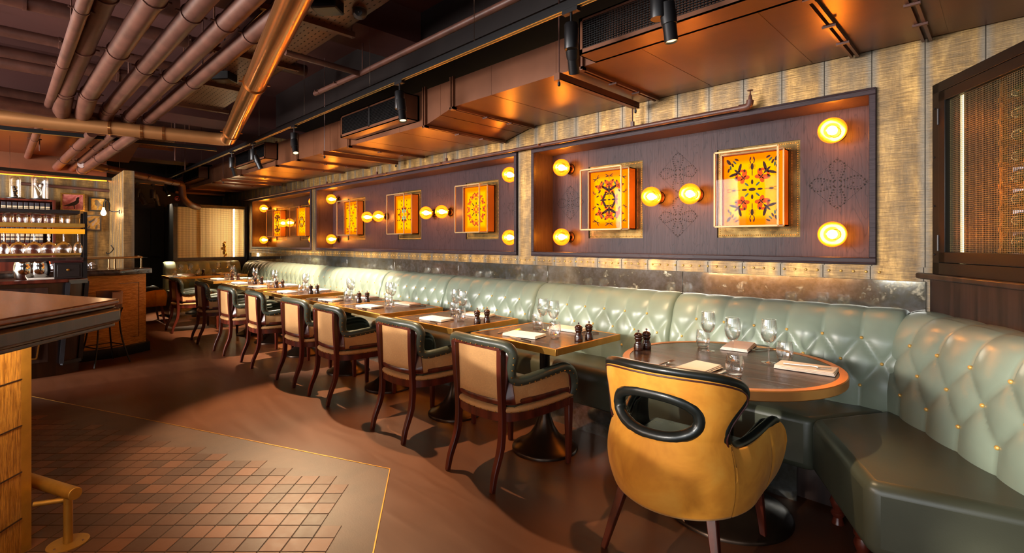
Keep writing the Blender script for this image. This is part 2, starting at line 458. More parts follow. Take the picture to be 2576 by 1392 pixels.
# hexagonal tiled apron round the bar: screed border, tiles turned 45 degrees, brass inlay line
A = Vector((-2.595, 1.568)); d1 = Vector((-0.919, -0.394)); d2 = Vector((0.807, -0.590))
PF = A + d1 * 5.5; PN = A + d2 * 4.4
apron = [tuple(A), tuple(PF), (PF.x, -5.0), (PN.x, -5.0), tuple(PN)]
st(MB().prism(apron, 0.0, 0.0015), 'floor_border', MT['grout'])
n1 = Vector((0.394, -0.919)); n2 = Vector((-0.59, -0.807))
mb = MB(); gm = MB(); tones = []; rnd = random.Random(5)
ts = 0.1
for iu in range(-62, 20):
    for jd in range(4, 76):
        u0 = -0.9076 + iu * ts; e0 = 0.354 + jd * ts
        pts = []
        for (du, dd) in ((0.002, 0.002), (ts - 0.002, 0.002), (ts - 0.002, ts - 0.002), (0.002, ts - 0.002)):
            u = u0 + du; d = e0 + dd; pts.append(Vector((S2 * (u - d), S2 * (u + d))))
        if any((p - A).dot(n1) < 0.19 or (p - A).dot(n2) < 0.17 for p in pts): continue
        if any(p.x < -7.2 or p.y < -3.0 or p.x > 0.9 for p in pts): continue
        z = 0.0032 + rnd.random() * 0.0006
        vs = [(p.x, p.y, 0.0012) for p in pts] + [((p.x * 0.985 + pts[(i + 2) % 4].x * 0.015), (p.y * 0.985 + pts[(i + 2) % 4].y * 0.015), z) for i, p in enumerate(pts)]
        mb.add(vs, ((4, 5, 6, 7), (0, 1, 5, 4), (1, 2, 6, 5), (2, 3, 7, 6), (3, 0, 4, 7)))
        tones += [rnd.random() * 0.75] * 5
        gm.add([(p.x, p.y, 0.0019) for p in [Vector((S2 * (u - d), S2 * (u + d))) for u, d in ((u0, e0), (u0 + ts, e0), (u0 + ts, e0 + ts), (u0, e0 + ts))]], ((0, 1, 2, 3),))
st(gm, 'floor_grout', simple('dark_grout', lin(44, 30, 22), 0.8))
o = st(mb, 'floor_tiles', MT['tiles'], ang=20)
at_ = o.data.attributes.new('tone', 'FLOAT', 'FACE'); at_.data.foreach_set('value', tones)
mb = MB(); mb.bar((*A, 0.002), (*PF, 0.002), 0.006, 0.003); mb.bar((*A, 0.002), (*PN, 0.002), 0.006, 0.003)
st(mb, 'trim_1', MT['brass'])

# long wall on the right with three alcoves
ALC = [(-3.173, -0.522), (-7.94, -3.368), (-11.03, -8.13)]
mb = MB()
mb.box(-13.2, 3.6, YW, 3.72, 0, 1.235); mb.box(-13.2, 3.6, YW, 3.72, 2.215, 3.4)
for a, b in ((-0.537, 3.6), (-3.383, -3.158), (-8.145, -7.925), (-13.2, -11.015)): mb.box(a, b, YW, 3.72, 1.235, 2.215)
st(mb, 'wall_right', MT['goldwood'])
def petal_cross(mb, cx, cz, y, s=0.165, quad=False):
    N = (0, -1, 0)
    for k in range(4):
        a = PI / 2 * k; ca, sa = math.cos(a), math.sin(a)
        def P(t, w): return (cx + ca * t - sa * w, y, cz + sa * t + ca * w)
        for i in range(22):
            f = i / 22
            x0, z0 = ca * s, sa * s; x1, z1 = -sa * s, ca * s
            mb.disc((cx + x0 + (x1 - x0) * f, y, cz + z0 + (z1 - z0) * f), N, 0.0024)
        for i in range(8):
            f = (i + 0.6) / 8
            wd = 0.012 + 0.030 * math.sin(PI * min(1, f ** 1.3) * 0.86)
            t = s * (0.06 + 0.86 * f)
            if i == 7: wd = 0.016
            for sg in (-1, 1):
                mb.disc(P(t, sg * wd), N, 0.0052, 7); mb.disc(P(t * 0.93 + 0.004, sg * wd * 0.62), N, 0.0024)
        mb.disc(P(s * 0.93, 0), N, 0.0052, 7); mb.disc(P(s * 0.52, 0), N, 0.0052, 7)
        for i in range(6): mb.disc(P(s * (0.25 + 0.05 * i), 0.018 * math.sin(i * 1.2)), N, 0.002)
def quatrefoil(mb, cx, cz, y):
    N = (0, -1, 0)
    for sg in (-1, 1):
        for i in range(26):
            t = i / 25
            for hs in (-1, 1):
                zz = cz + sg * (0.03 + 0.30 * t); ww = 0.09 * math.sin(PI * t) ** 0.8 + 0.03 * (1 - t)
                mb.disc((cx + hs * ww, y, zz), N, 0.0036)
        for i in range(26):
            t = i / 25 * PI
            mb.disc((cx + 0.13 * math.cos(t) , y, cz + sg * (0.17 + 0.05 * abs(math.sin(2 * t)))), N, 0.0036)
        for i in range(14):
            t = i / 13
            for hs in (-1, 1): mb.disc((cx + hs * 0.045 * math.sin(PI * t), y, cz + sg * (0.2 + 0.12 * t)), N, 0.0028)
golds = []; globes = []
ZG0, ZG1 = 1.385, 2.04
for i, (x0, x1) in enumerate(ALC):
    c = (x0 + x1) / 2
    gx = [c - 0.59, c + 0.59] if i != 1 else [c - 1.46, c, c + 1.46]
    golds.append(gx)
    e = (x1 - x0) / 2 - 0.245
    gl = [(c - e, 2.045), (c - e, 1.40)]
    mids = [c] if i != 1 else [c - 0.73, c + 0.73]
    for m in mids: gl += [(m - 0.16, 1.715), (m + 0.16, 1.715)]
    gl += [(c + e, 2.045), (c + e, 1.40)]
    globes.append(gl)
    f = MB()
    Y0 = 3.425
    for (za, zb) in ((1.222, 1.262), (2.19, 2.23)): f.box(x0, x1, Y0, YW + 0.02, za, zb)
    for (xa, xb) in ((x0, x0 + 0.034), (x1 - 0.034, x1)): f.box(xa, xb, Y0, YW + 0.02, 1.262, 2.19)
    f.box(x0 + 0.006, x1 - 0.006, Y0 - 0.008, Y0, 1.228, 1.236); f.box(x0 + 0.006, x1 - 0.006, Y0 - 0.008, Y0, 2.216, 2.224)
    st(f, 'trim_%d' % (i + 2), MT['oakx'], bevel=0.004)
    b = MB()
    X0, X1 = x0 + 0.02, x1 - 0.02
    xs = X0
    for g in gx:
        b.box(xs, g - 0.278, 3.71, 3.74, 1.24, 2.21)
        b.box(g - 0.278, g + 0.278, 3.711, 3.74, 1.24, ZG0); b.box(g - 0.278, g + 0.278, 3.711, 3.74, ZG1, 2.21)
        xs = g + 0.278
    b.box(xs, X1, 3.71, 3.74, 1.24, 2.21)
    b.box(X0 - 0.012, X0 + 0.008, YW, 3.73, 1.24, 2.21); b.box(X1 - 0.008, X1 + 0.012, YW, 3.73, 1.24, 2.21)
    b.box(X0, X1, YW, 3.73, 1.232, 1.255); b.box(X0, X1, YW, 3.73, 2.195, 2.212)
    st(b, 'wall_alcove_%d' % (i + 1), MT['oak'])
    h = MB()
    if i != 1:
        petal_cross(h, c, 1.905, 3.7094); petal_cross(h, c, 1.553, 3.7094)
        petal_cross(h, c - 1.08, 1.725, 3.7094); petal_cross(h, c + 1.08, 1.725, 3.7094)
    else:
        for m in mids: quatrefoil(h, m, 1.715, 3.7094)
        petal_cross(h, c + 2.04, 1.725, 3.7094); petal_cross(h, c - 2.04, 1.725, 3.7094)
    st(h, 'wall_alcove_%d_perforation' % (i + 1), MT['hole'])
# studded gilded batten running above the mirror
mb = MB(); mb.box(-11.3, -0.2, YW - 0.006, YW + 0.001, 1.14, 1.215); mb2 = MB()
for k in range(176): mb2.ball((-0.51 - k * 0.0613, YW - 0.006, 1.182), 0.0085, 8, 5)
st(mb, 'trim_5', MT['goldwood']); st(mb2, 'trim_6', MT['stud'])
# other walls, ceiling
st(MB().box(-13.4, -13.2, -5.8, 3.9, 0, 3.4), 'wall_far', MT['dark'])
mb = MB().box(3.6, 3.8, -5.8, 3.9, 0, 3.4)
st(mb, 'wall_end', MT['dark'])
mb = MB(); mb.box(-13.4, 3.6, -5.8, -5.6, 0, 0.55); mb.box(-13.4, 3.6, -5.8, -5.6, 2.95, 3.4)
for a, b in ((-13.4, -8.2), (-4.5, -4.1), (-1.1, -0.5), (2.5, 3.6)): mb.box(a, b, -5.8, -5.6, 0.55, 2.95)
st(mb, 'wall_near', MT['dark'])
for k, (a, b) in enumerate(((-8.2, -4.5), (-4.1, -1.1), (-0.5, 2.5))):
    f = MB(); n = 4
    f.box(a, b, -5.74, -5.66, 0.55, 0.62); f.box(a, b, -5.74, -5.66, 2.88, 2.95)
    for j in range(n + 1):
        x = a + (b - a) * j / n; f.box(max(a, x - 0.03), min(b, x + 0.03), -5.74, -5.66, 0.62, 2.88)
    f.box(a, b, -5.72, -5.68, 2.2, 2.25)
    st(f, 'window_%d' % (k + 1), MT['blackp'])
st(MB().box(-13.4, 3.8, -5.8, 3.9, 3.4, 3.5), 'ceiling', MT['ceil'])
mb = MB()
mb.box(-7.9, -7.3, -5.6, YW, 2.95, 3.4); mb.box(-11.4, -10.9, -5.6, YW, 2.85, 3.4); mb.box(-4.2, -3.7, 0.2, YW, 3.12, 3.4)
st(mb, 'ceiling_beam', MT['ceil'])
st(MB().box(-7.2, 3.6, 2.55, YW, 2.95, 3.4), 'ceiling_beam_shade', MT['dark'])  # near-black colour puts the shade of the void above the duct into this beam

# bar back wall and wing wall, warm cove strip above
st(MB().box(-9.5, -9.3, -5.6, 0.95, 0, 2.24), 'wall_bar', MT['goldwood'])
st(MB().box(-9.5, -7.87, 0.95, 1.06, 0, 2.26), 'wall_wing', MT['goldwood'])
mb = MB(); mb.box(-9.40, -9.33, -5.5, 0.93, 2.24, 2.256)
st(mb, 'trim_7', MT['cove'])
mb = MB(); mb.box(-9.47, -9.45, -5.5, 0.94, 2.24, 2.6); vs = [(-9.45, -5.5, 2.56), (-9.45, 1.2, 2.56), (-8.3, 1.2, 2.74), (-8.3, -5.5, 2.74), (-9.45, -5.5, 2.6), (-9.45, 1.2, 2.6), (-8.3, 1.2, 2.78), (-8.3, -5.5, 2.78)]
mb.add(vs, [(0, 1, 2, 3), (7, 6, 5, 4), (0, 4, 5, 1), (3, 2, 6, 7), (0, 3, 7, 4), (1, 5, 6, 2)])
st(mb, 'ceiling_soffit', MT['duct'])
# far doors
mb = MB(); mb.box(-13.2, -13.14, -0.3, 2.3, 0, 2.2)
for a, b in ((0.75, 1.35), (1.45, 2.05)):
    for c_, d_ in ((0.25, 0.95), (1.15, 2.05)): mb.box(-13.14, -13.125, a, b, c_, d_)
st(mb, 'door_1', MT['dark'], bevel=0.006)
mb = MB(); mb.tube([(-13.02, 1.15, 1.03), (-13.02, 2.2, 1.03)], 0.014); mb.tube([(-13.14, 1.2, 1.03), (-13.02, 1.2, 1.03)], 0.012); mb.tube([(-13.14, 2.15, 1.03), (-13.02, 2.15, 1.03)], 0.012)
st(mb, 'door_1_handle', MT['chrome'])

# ------------------------------------------------------------------ antiqued mirror strip
seams = [-0.305] + [-0.375 - 1.3 * k for k in range(1, 9)] + [-11.25]
ordn = ['first', 'second', 'third', 'fourth', 'fifth', 'sixth', 'seventh', 'eighth', 'ninth', 'tenth']
for k in range(9):
    m = MB().box(seams[k + 1] + 0.002, seams[k] - 0.002, YW - 0.012, YW - 0.004, 0.93, 1.138).build('mirror_panel', MT['mirror'], bevel=0.0015)
    tag(m, '%s antiqued mirror pane above the bench, counted from the caged wine cabinet' % ordn[k], 'mirror', 'antiqued mirror panes')

# ------------------------------------------------------------------ lit insect display cases in the alcoves
def ell(mb, cx, cz, a, b, rot, y, mi=0, n=10):
    mb.cur = mi; vs = []
    for yy in (y, y - 0.002):
        for k in range(n):
            t = 2 * PI * k / n; px = a * math.cos(t); pz = b * math.sin(t)
            vs.append((cx + px * math.cos(rot) - pz * math.sin(rot), yy, cz + px * math.sin(rot) + pz * math.cos(rot)))
    fs = [tuple(range(n, 2 * n))] + [(i, (i + 1) % n, n + (i + 1) % n, n + i) for i in range(n)]
    mb.add(vs, fs); mb.cur = 0
def bug(mb, kind, x, z, s, rot, y):
    def L(u, w): return x + u * math.cos(rot) - w * math.sin(rot), z + u * math.sin(rot) + w * math.cos(rot)
    if kind == 'beetle': ell(mb, x, z, s * 0.22, s * 0.5, rot, y, 0)
    elif kind == 'green': ell(mb, x, z, s * 0.2, s * 0.5, rot, y, 2); 
    elif kind == 'turq': ell(mb, x, z, s * 0.24, s * 0.5, rot, y, 3)
    elif kind == 'fly':
        for sg in (-1, 1):
            ell(mb, *L(sg * s * 0.30, s * 0.16), s * 0.34, s * 0.2, rot + sg * 0.7, y, 1)
            ell(mb, *L(sg * s * 0.22, -s * 0.2), s * 0.24, s * 0.17, rot - sg * 0.6, y, 1)
            ell(mb, *L(sg * s * 0.46, s * 0.33), s * 0.13, s * 0.07, rot + sg * 0.9, y - 0.001, 0)
        ell(mb, x, z, s * 0.04, s * 0.3, rot, y - 0.001, 0)
    elif kind == 'cicada':
        for sg in (-1, 1):
            ell(mb, *L(sg * s * 0.34, s * 0.1), s * 0.38, s * 0.11, rot + sg * 0.5, y, 0)
            ell(mb, *L(sg * s * 0.24, -s * 0.14), s * 0.24, s * 0.1, rot - sg * 0.5, y, 1)
        ell(mb, x, z, s * 0.09, s * 0.34, rot, y - 0.001, 0)
    elif kind == 'dragon':
        for sg in (-1, 1):
            ell(mb, *L(sg * s * 0.28, s * 0.2), s * 0.26, s * 0.055, rot + sg * 0.5, y, 0)
            ell(mb, *L(sg * s * 0.26, s * 0.04), s * 0.24, s * 0.055, rot - sg * 0.12, y, 0)
        ell(mb, x, z - 0, s * 0.025, s * 0.42, rot, y - 0.001, 0)
    elif kind == 'scorpion':
        ell(mb, x, z, s * 0.1, s * 0.24, rot, y, 0); ell(mb, *L(0, -s * 0.42), s * 0.028, s * 0.26, rot, y, 0)
        for sg in (-1, 1):
            ell(mb, *L(sg * s * 0.13, s * 0.34), s * 0.03, s * 0.16, rot - sg * 0.3, y, 0)
            ell(mb, *L(sg * s * 0.12, s * 0.56), s * 0.05, s * 0.13, rot + sg * 0.25, y, 0)
            for j in range(4): ell(mb, *L(sg * s * 0.15, s * (0.13 - 0.09 * j)), s * 0.1, s * 0.012, rot + sg * 0.3, y, 0)
def collage(design, y):
    mb = MB(); cz = 0.26
    def four(kind, x, z, s, rot):
        for sx in (-1, 1):
            for sz in (-1, 1):
                r = rot if sx > 0 else -rot
                if sz < 0: r = PI - r
                bug(mb, kind, sx * x, cz + sz * z, s, r, y)
    def ring(kind, n, rad, s, ph=0.0, el=1.0):
        for k in range(n):
            a = 2 * PI * (k + ph) / n
            bug(mb, kind, rad * math.cos(a), cz + el * rad * math.sin(a), s, a - PI / 2, y)
    if design == 0:
        ell(mb, 0, cz, 0.024, 0.012, 0, y, 0); ring('beetle', 4, 0.052, 0.036); ring('green', 4, 0.052, 0.036, 0.5)
        four('fly', 0.062, 0.088, 0.085, -0.7); four('cicada', 0.098, 0.128, 0.09, -0.8); four('beetle', 0.16, 0.205, 0.05, -0.6)
        for k in range(5): four('green' if k % 2 else 'beetle', 0.105 + 0.014 * k, 0.218 - 0.018 * k, 0.032, -1.1 + 0.35 * k)
        for sg in (0, 1): bug(mb, 'scorpion', 0, cz + (0.16 if not sg else -0.16), 0.1, PI * sg, y)
        for sg in (-1, 1): bug(mb, 'scorpion', sg * 0.125, cz, 0.07, -sg * PI / 2, y)
    elif design == 1:
        four('dragon', 0.13, 0.185, 0.075, -0.5)
        for z in (0.2, 0.045): bug(mb, 'dragon', 0, cz + z, 0.08, 0, y); bug(mb, 'dragon', 0, cz - z, 0.08, PI, y)
        bug(mb, 'fly', 0, cz + 0.14, 0.085, 0, y); bug(mb, 'fly', 0, cz - 0.14, 0.085, PI, y)
        bug(mb, 'cicada', 0, cz + 0.09, 0.11, 0, y); bug(mb, 'cicada', 0, cz - 0.09, 0.11, PI, y)
        for sg in (-1, 1): bug(mb, 'cicada', sg * 0.06, cz, 0.1, sg * PI / 2, y)
        four('fly', 0.095, 0.12, 0.075, -0.5); four('green', 0.06, 0.14, 0.038, 0.5); four('beetle', 0.1, 0.075, 0.036, 0.7); four('beetle', 0.12, 0.035, 0.03, 1.1)
        four('dragon', 0.16, 0.06, 0.05, 0.6); ell(mb, 0, cz, 0.014, 0.006, 0, y, 0)
    elif design == 2:
        ring('beetle', 12, 0.13, 0.028, 0, 1.15); ring('beetle', 8, 0.165, 0.03, 0.5, 1.2); ring('fly', 8, 0.085, 0.05, 0.5)
        for sx in (-1, 1):
            for z in (-0.055, 0.055): ell(mb, sx * 0.026, cz + z, 0.014, 0.036, 0, y, 3)
        for sg in (-1, 1): bug(mb, 'scorpion', sg * 0.1, cz, 0.06, -sg * PI / 2, y)
        ring('green', 6, 0.045, 0.02)
    elif design == 3:
        ring('fly', 12, 0.128, 0.062, 0, 1.25); ring('beetle', 8, 0.066, 0.034, 0); ring('green', 4, 0.088, 0.03, 0.5); ring('fly', 4, 0.03, 0.04, 0)
        bug(mb, 'dragon', 0, cz + 0.11, 0.05, 0, y); bug(mb, 'dragon', 0, cz - 0.11, 0.05, PI, y)
    else:
        for k in range(5): four('fly' if k % 2 else 'beetle', 0.02 + 0.032 * k, 0.04 + 0.042 * k, 0.05 if k % 2 else 0.03, -0.6)
        ring('green', 6, 0.03, 0.025); ring('beetle', 4, 0.15, 0.04, 0); four('beetle', 0.15, 0.16, 0.03, 0.4); four('dragon', 0.11, 0.2, 0.05, 0.2)
        bug(mb, 'scorpion', 0, cz + 0.2, 0.05, 0, y); bug(mb, 'scorpion', 0, cz - 0.2, 0.05, PI, y)
    return mb
# backlit panel: the lamps sit behind its middle, the rim is deeper orange
Mam = Mat('backlit_amber_panel', (0, 0, 0, 1), 0.5, Specular_IOR_Level=0.0)
tc_ = Mam.n('ShaderNodeTexCoord'); sp_ = Mam.n('ShaderNodeSeparateXYZ'); Mam.l(tc_.outputs['Generated'], sp_.inputs[0])
ex = Mam.math('ABSOLUTE', Mam.math('SUBTRACT', sp_.outputs[0], 0.5)); ez = Mam.math('ABSOLUTE', Mam.math('SUBTRACT', sp_.outputs[2], 0.5))
mx_ = Mam.math('MAXIMUM', ex, ez)
Mam.l(Mam.ramp(mx_, [(0.36, (1.0, 0.30, 0.0, 1)), (0.43, (0.95, 0.14, 0.0, 1))]), Mam.b.inputs['Emission Color']); Mam.b.inputs['Emission Strength'].default_value = 1.55
def display_case(cx, design, label):
    t = thing('insect_display_case', label, 'display case', (cx, 3.73, 1.46), 0, 'lit insect display cases')
    W, H = 0.206, 0.52
    b = MB()
    for sx in (-1, 1): b.box(sx * W - (0.008 if sx > 0 else 0), sx * W + (0.008 if sx < 0 else 0), -0.115, -0.0, 0, H)
    b.box(-W, W, -0.115, 0, 0, 0.008); b.box(-W, W, -0.115, 0, H - 0.008, H); b.box(-W, W, -0.02, 0, 0, H)
    b.build('light_box', MT['boxside'], t)
    MB().box(-W + 0.012, W - 0.012, -0.1, -0.098, 0.012, H - 0.012).build('light_panel', Mam.m, t)
    collage(design, -0.101).build('insect_collage', [MT['bug'], MT['bug2'], MT['bug3'], MT['bug4']], t)
    f = MB()
    for y in (-0.235, -0.118):
        wd = 0.0065 if y < -0.2 else 0.005
        for sx in (-1, 1): f.box(sx * W - wd, sx * W + wd, y - 0.006, y + 0.006, 0, H)
        for z in (0, H): f.box(-W, W, y - 0.006, y + 0.006, z - wd, z + wd)
    f.build('case_frame', MT['champ'], t, bevel=0.001)
    g = MB(); g.add([(-W, -0.235, 0), (W, -0.235, 0), (W, -0.235, H), (-W, -0.235, H)], [(0, 1, 2, 3)])
    for sx in (-1, 1): g.add([(sx * W, -0.235, 0), (sx * W, -0.118, 0), (sx * W, -0.118, H), (sx * W, -0.235, H)], [(0, 1, 2, 3)])
    for z in (0, H): g.add([(-W, -0.235, z), (W, -0.235, z), (W, -0.118, z), (-W, -0.118, z)], [(0, 1, 2, 3)])
    g.build('glass', MT['pane'], t)
    return t
CL = [['amber lit case of moths and dragonflies in the alcove beside the wine cabinet', 'amber lit case of scorpions and orange butterflies, closest case to the wine cabinet'],
      ['amber lit case with insects in an X pattern in the three-case alcove', 'amber lit case with turquoise beetles, middle of the three-case alcove', 'amber lit case with an oval of orange butterflies in the three-case alcove'],
      ['amber lit insect case deepest in the room, beside the mesh partition', 'amber lit insect case in the far small alcove, next to the three-case alcove']]
DS = [[1, 0], [4, 2, 3], [1, 2]]
gd = MB(); gs = MB()
for i in range(3):
    for j, g in enumerate(golds[i]):
        gd = MB().box(g - 0.278, g + 0.278, 3.722, 3.735, ZG0, ZG1)
        gs = MB()
        def stud_row(x0, z0, x1, z1, n, r):
            for k in range(n):
                f = k / max(1, n - 1); gs.ball((x0 + (x1 - x0) * f, 3.721, z0 + (z1 - z0) * f), r, 6, 4)
        a, b, c_, d_ = g - 0.262, g + 0.262, ZG0 + 0.016, ZG1 - 0.016
        for zz in (c_, d_): stud_row(a, zz, b, zz, 36, 0.0052)
        for xx in (a, b): stud_row(xx, c_, xx, d_, 42, 0.0052)
        a, b, c_, d_ = g - 0.225, g + 0.225, ZG0 + 0.05, ZG1 - 0.05
        for zz in (c_, d_): stud_row(a, zz, b, zz, 44, 0.0028)
        for xx in (a, b): stud_row(xx, c_, xx, d_, 54, 0.0028)
        gb = gd.build('studded_backboard', MT['goldpanel']); tag(gb, 'gilded brass-studded board behind the ' + CL[i][j], 'board', 'studded boards behind the display cases')
        s_ = gs.build('brass_studs', MT['stud'], gb)
        display_case(g, DS[i][j], CL[i][j])
# shorten board labels (4-16 words)
BL = {0: ['gilded board with brass studs behind the moth and dragonfly case', 'gilded board with brass studs behind the scorpion case'],
      1: ['gilded studded board behind the X pattern insect case', 'gilded studded board behind the turquoise beetle case', 'gilded studded board behind the oval butterfly case'],
      2: ['gilded studded board behind the insect case beside the mesh partition', 'gilded studded board behind the second case of the far alcove']}
_b = [o for o in bpy.data.objects if o.name.startswith('studded_backboard')]
_k = 0
for i in range(3):
    for s_ in BL[i]: _b[_k]['label'] = s_; _k += 1

# ------------------------------------------------------------------ amber globe wall lamps
def make_globe():
    t = thing('globe_wall_lamp', 'amber ribbed glass globe wall lamp', 'wall lamp', (0, 3.71, 1.7), 0, 'amber globe wall lamps')
    Mx = Matrix(((1, 0, 0), (0, 0, -1), (0, 1, 0)))      # z axis to -y
    MB().lathe([(0.052, 0), (0.05, 0.008), (0.03, 0.014), (0.022, 0.04)], 24, M=Mx).build('wall_plate', MT['bronze'], t)
    g = MB().lathe([(0.03, 0.036), (0.034, 0.05), (0.03, 0.064)], 20, M=Mx)
    for k in range(3):
        a = 2 * PI * k / 3 + 0.4; g.ball(Mx @ Vector((0.043 * math.cos(a), 0.043 * math.sin(a), 0.055)), 0.007, 8, 6)
        g.tube([Mx @ Vector((0.03 * math.cos(a), 0.03 * math.sin(a), 0.055)), Mx @ Vector((0.045 * math.cos(a), 0.045 * math.sin(a), 0.055))], 0.003, 6)
    g.build('gallery', MT['brassb'], t)
    n = 96; vs = []; fs = []; m = 15
    for i in range(m + 1):
        th = 0.42 + (PI - 0.42) * i / m
        for k in range(n):
            a = 2 * PI * k / n; r = 0.078 * (1 + (0.016 if k % 2 else -0.004) * math.sin(th))
            p = Vector((r * math.sin(th) * math.cos(a), r * math.sin(th) * math.sin(a), -r * math.cos(th) + 0.132))
            vs.append(Mx @ p)
    for i in range(m):
        for k in range(n):
            k2 = (k + 1) % n; fs.append((i * n + k, i * n + k2, (i + 1) * n + k2, (i + 1) * n + k))
    MB().add(vs, fs).build('globe', MT['globe'], t)
    b = MB().lathe([(0.012, 0.055), (0.014, 0.08), (0.024, 0.105), (0.029, 0.13), (0.026, 0.15), (0.014, 0.166), (0.002, 0.17)], 16, M=Mx)
    b.build('bulb', MT['bulb'], t)
    return t
g0 = make_globe(); used = False
AN = ['alcove beside the wine cabinet', 'three-case alcove', 'far small alcove']
def place_globe(x, z, label):
    global used
    if not used: g0.location = (x, 3.71, z); g0['label'] = label; used = True
    else: dup(g0, (x, 3.71, z), label=label)
for i in range(3):
    gl = globes[i]; nmid = len(gl) - 4
    for k, (x, z) in enumerate(gl):
        if k == 0: s_ = 'upper globe lamp at the deeper-in end of the ' + AN[i]
        elif k == 1: s_ = 'lower globe lamp at the deeper-in end of the ' + AN[i]
        elif k == len(gl) - 2: s_ = 'upper globe lamp at the wine-cabinet end of the ' + AN[i]
        elif k == len(gl) - 1: s_ = 'lower globe lamp at the wine-cabinet end of the ' + AN[i]
        else:
            q = k - 2
            if nmid == 2: s_ = 'mid-height globe lamp in the %s, %s of its pair' % (AN[i], 'far one' if q == 0 else 'near one')
            else: s_ = 'mid-height globe lamp %s the turquoise beetle case, %s of its pair' % ('before' if q > 1 else 'beyond', 'far one' if q % 2 == 0 else 'near one')
        place_globe(x, z, s_)

# ------------------------------------------------------------------ banquettes
def tufted(width, n, bottom=0.44):
    prof = [(-0.252, bottom), (-0.25, 0.5), (-0.235, 0.62), (-0.215, 0.74), (-0.195, 0.84), (-0.178, 0.89), (-0.155, 0.93), (-0.12, 0.962), (-0.08, 0.982), (-0.04, 0.99), (0.0, 0.992)]
    P = smoothpath([(0, y, z) for y, z in prof], 6)
    p = width / n; nx = n * 16; z0, q = 0.83, 0.125
    vs = []; fs = []
    L = [0.0]
    for i in range(1, len(P)): L.append(L[-1] + (P[i] - P[i - 1]).length)
    for i, pt in enumerate(P):
        t = (P[min(i + 1, len(P) - 1)] - P[max(i - 1, 0)]).normalized(); nr = Vector((0, -t.z, t.y))
        z = pt.z; back = i / (len(P) - 1)
        for j in range(nx + 1):
            x = width * j / nx
            if z >= z0: 
                f = math.sin(PI * x / p) ** 2
            elif z > z0 - 2 * q:
                s_ = (z - z0) / (2 * q); f = abs(math.sin(PI * (x / p + s_)) * math.sin(PI * (x / p - s_)))
                if j == 0 or j == nx: f = f * 0.3
            else: f = math.sin(PI * x / p) ** 2
            amp = 0.030
            if z >= z0: amp = 0.030 * (1 - 0.75 * max(0, (z - z0) / 0.16)) if z < 0.985 else 0.006
            if z < z0 - 2 * q: amp = 0.03 - 0.018 * min(1, (z0 - 2 * q - z) / 0.14)
            e = min(x, width - x); ed = 1 if e > 0.02 else (e / 0.02) ** 0.5
            h = amp * (f ** 0.36) * (0.3 + 0.7 * ed) - 0.012 - (1 - ed) * 0.016
            vs.append(Vector((x, pt.y, z)) + nr * h)
    W = nx + 1
    for i in range(len(P) - 1):
        for j in range(nx): fs.append((i * W + j, i * W + j + 1, (i + 1) * W + j + 1, (i + 1) * W + j))
    b = len(vs); vs.append(Vector((0, 0, bottom))); vs.append(Vector((width, 0, bottom)))
    fs.append(tuple([i * W for i in range(len(P) - 1, -1, -1)][::-1] + [b])[::-1]); fs.append(tuple([i * W + nx for i in range(len(P))] + [b + 1])[::-1])
    fs.append((b, b + 1, (len(P) - 1) * W + nx, (len(P) - 1) * W))
    fs.append(tuple([b, 0] + [nx, b + 1])[::-1])
    mb = MB().add(vs, fs)
    bt = MB()
    def yz(z):
        for i in range(len(P) - 1):
            if P[i].z <= z <= P[i + 1].z:
                f = (z - P[i].z) / (P[i + 1].z - P[i].z); return P[i].y * (1 - f) + P[i + 1].y * f
        return -0.2
    for r_ in range(3):
        z = z0 - q * r_
        for k in (range(1, n) if r_ != 1 else range(n)):
            x = (k + (0.5 if r_ == 1 else 0)) * p
            bt.ball((x, yz(z) + 0.004, z), 0.0088, 8, 6)
    return mb, bt
def seat_profile(width):
    prof = [(-0.2, 0.2), (-0.62, 0.2), (-0.64, 0.215), (-0.65, 0.26), (-0.652, 0.38), (-0.64, 0.43), (-0.61, 0.458), (-0.56, 0.468), (-0.4, 0.47), (-0.2, 0.462)]
    mb = MB(); n = len(prof); xs = [0, 0.004, 0.012, 0.03, 0.08] + [width * k / 10 for k in range(1, 10)] + [width - 0.08, width - 0.03, width - 0.012, width - 0.004, width]
    vs = []; fs = []
    for x in xs:
        e = min(x, width - x); s_ = 0.0 if e > 0.03 else 0.012 * (1 - e / 0.03) ** 2
        for i, (y, z) in enumerate(prof): vs.append((x, y + s_, z - (s_ if z > 0.3 else 0)))
    for a in range(len(xs) - 1):
        for i in range(n):
            j = (i + 1) % n; fs.append((a * n + i, a * n + j, (a + 1) * n + j, (a + 1) * n + i))
    fs.append(tuple(range(n))); fs.append(tuple(range((len(xs) - 1) * n, len(xs) * n))[::-1])
    mb.add(vs, fs)
    return mb
def make_bench(width, n, label, group='green leather wall benches'):
    t = thing('banquette_bench', label, 'bench', (0, 0, 0), 0, group)
    bk, bt = tufted(width, n)
    b_ = bk.build('backrest', MT['sage'], t, ang=75); bt.build('buttons', MT['stud'], b_)
    seat_profile(width).build('seat', MT['olive'], t)
    MB().box(0.0, width, -0.58, -0.565, 0.0, 0.2).build('mirrored_plinth', MT['mirror'], t)
    MB().box(0.0, width, -0.56, -0.02, 0.02, 0.2).build('base_frame', MT['walnut'], t)
    return t
b0 = make_bench(1.298, 7, 'x')
nb = 0
for k in range(8):
    x = -0.375 - 1.3 * (k + 1) 
    if k == 0: continue
    lab = '%s sage leather bench section from the round table, buttoned back and dark seat' % ['', 'first', 'second', 'third', 'fourth', 'fifth', 'sixth', 'seventh'][k]
    if nb == 0: b0.location = (x, YW, 0); b0['label'] = lab
    else: dup(b0, (x, YW, 0), label=lab)
    nb += 1
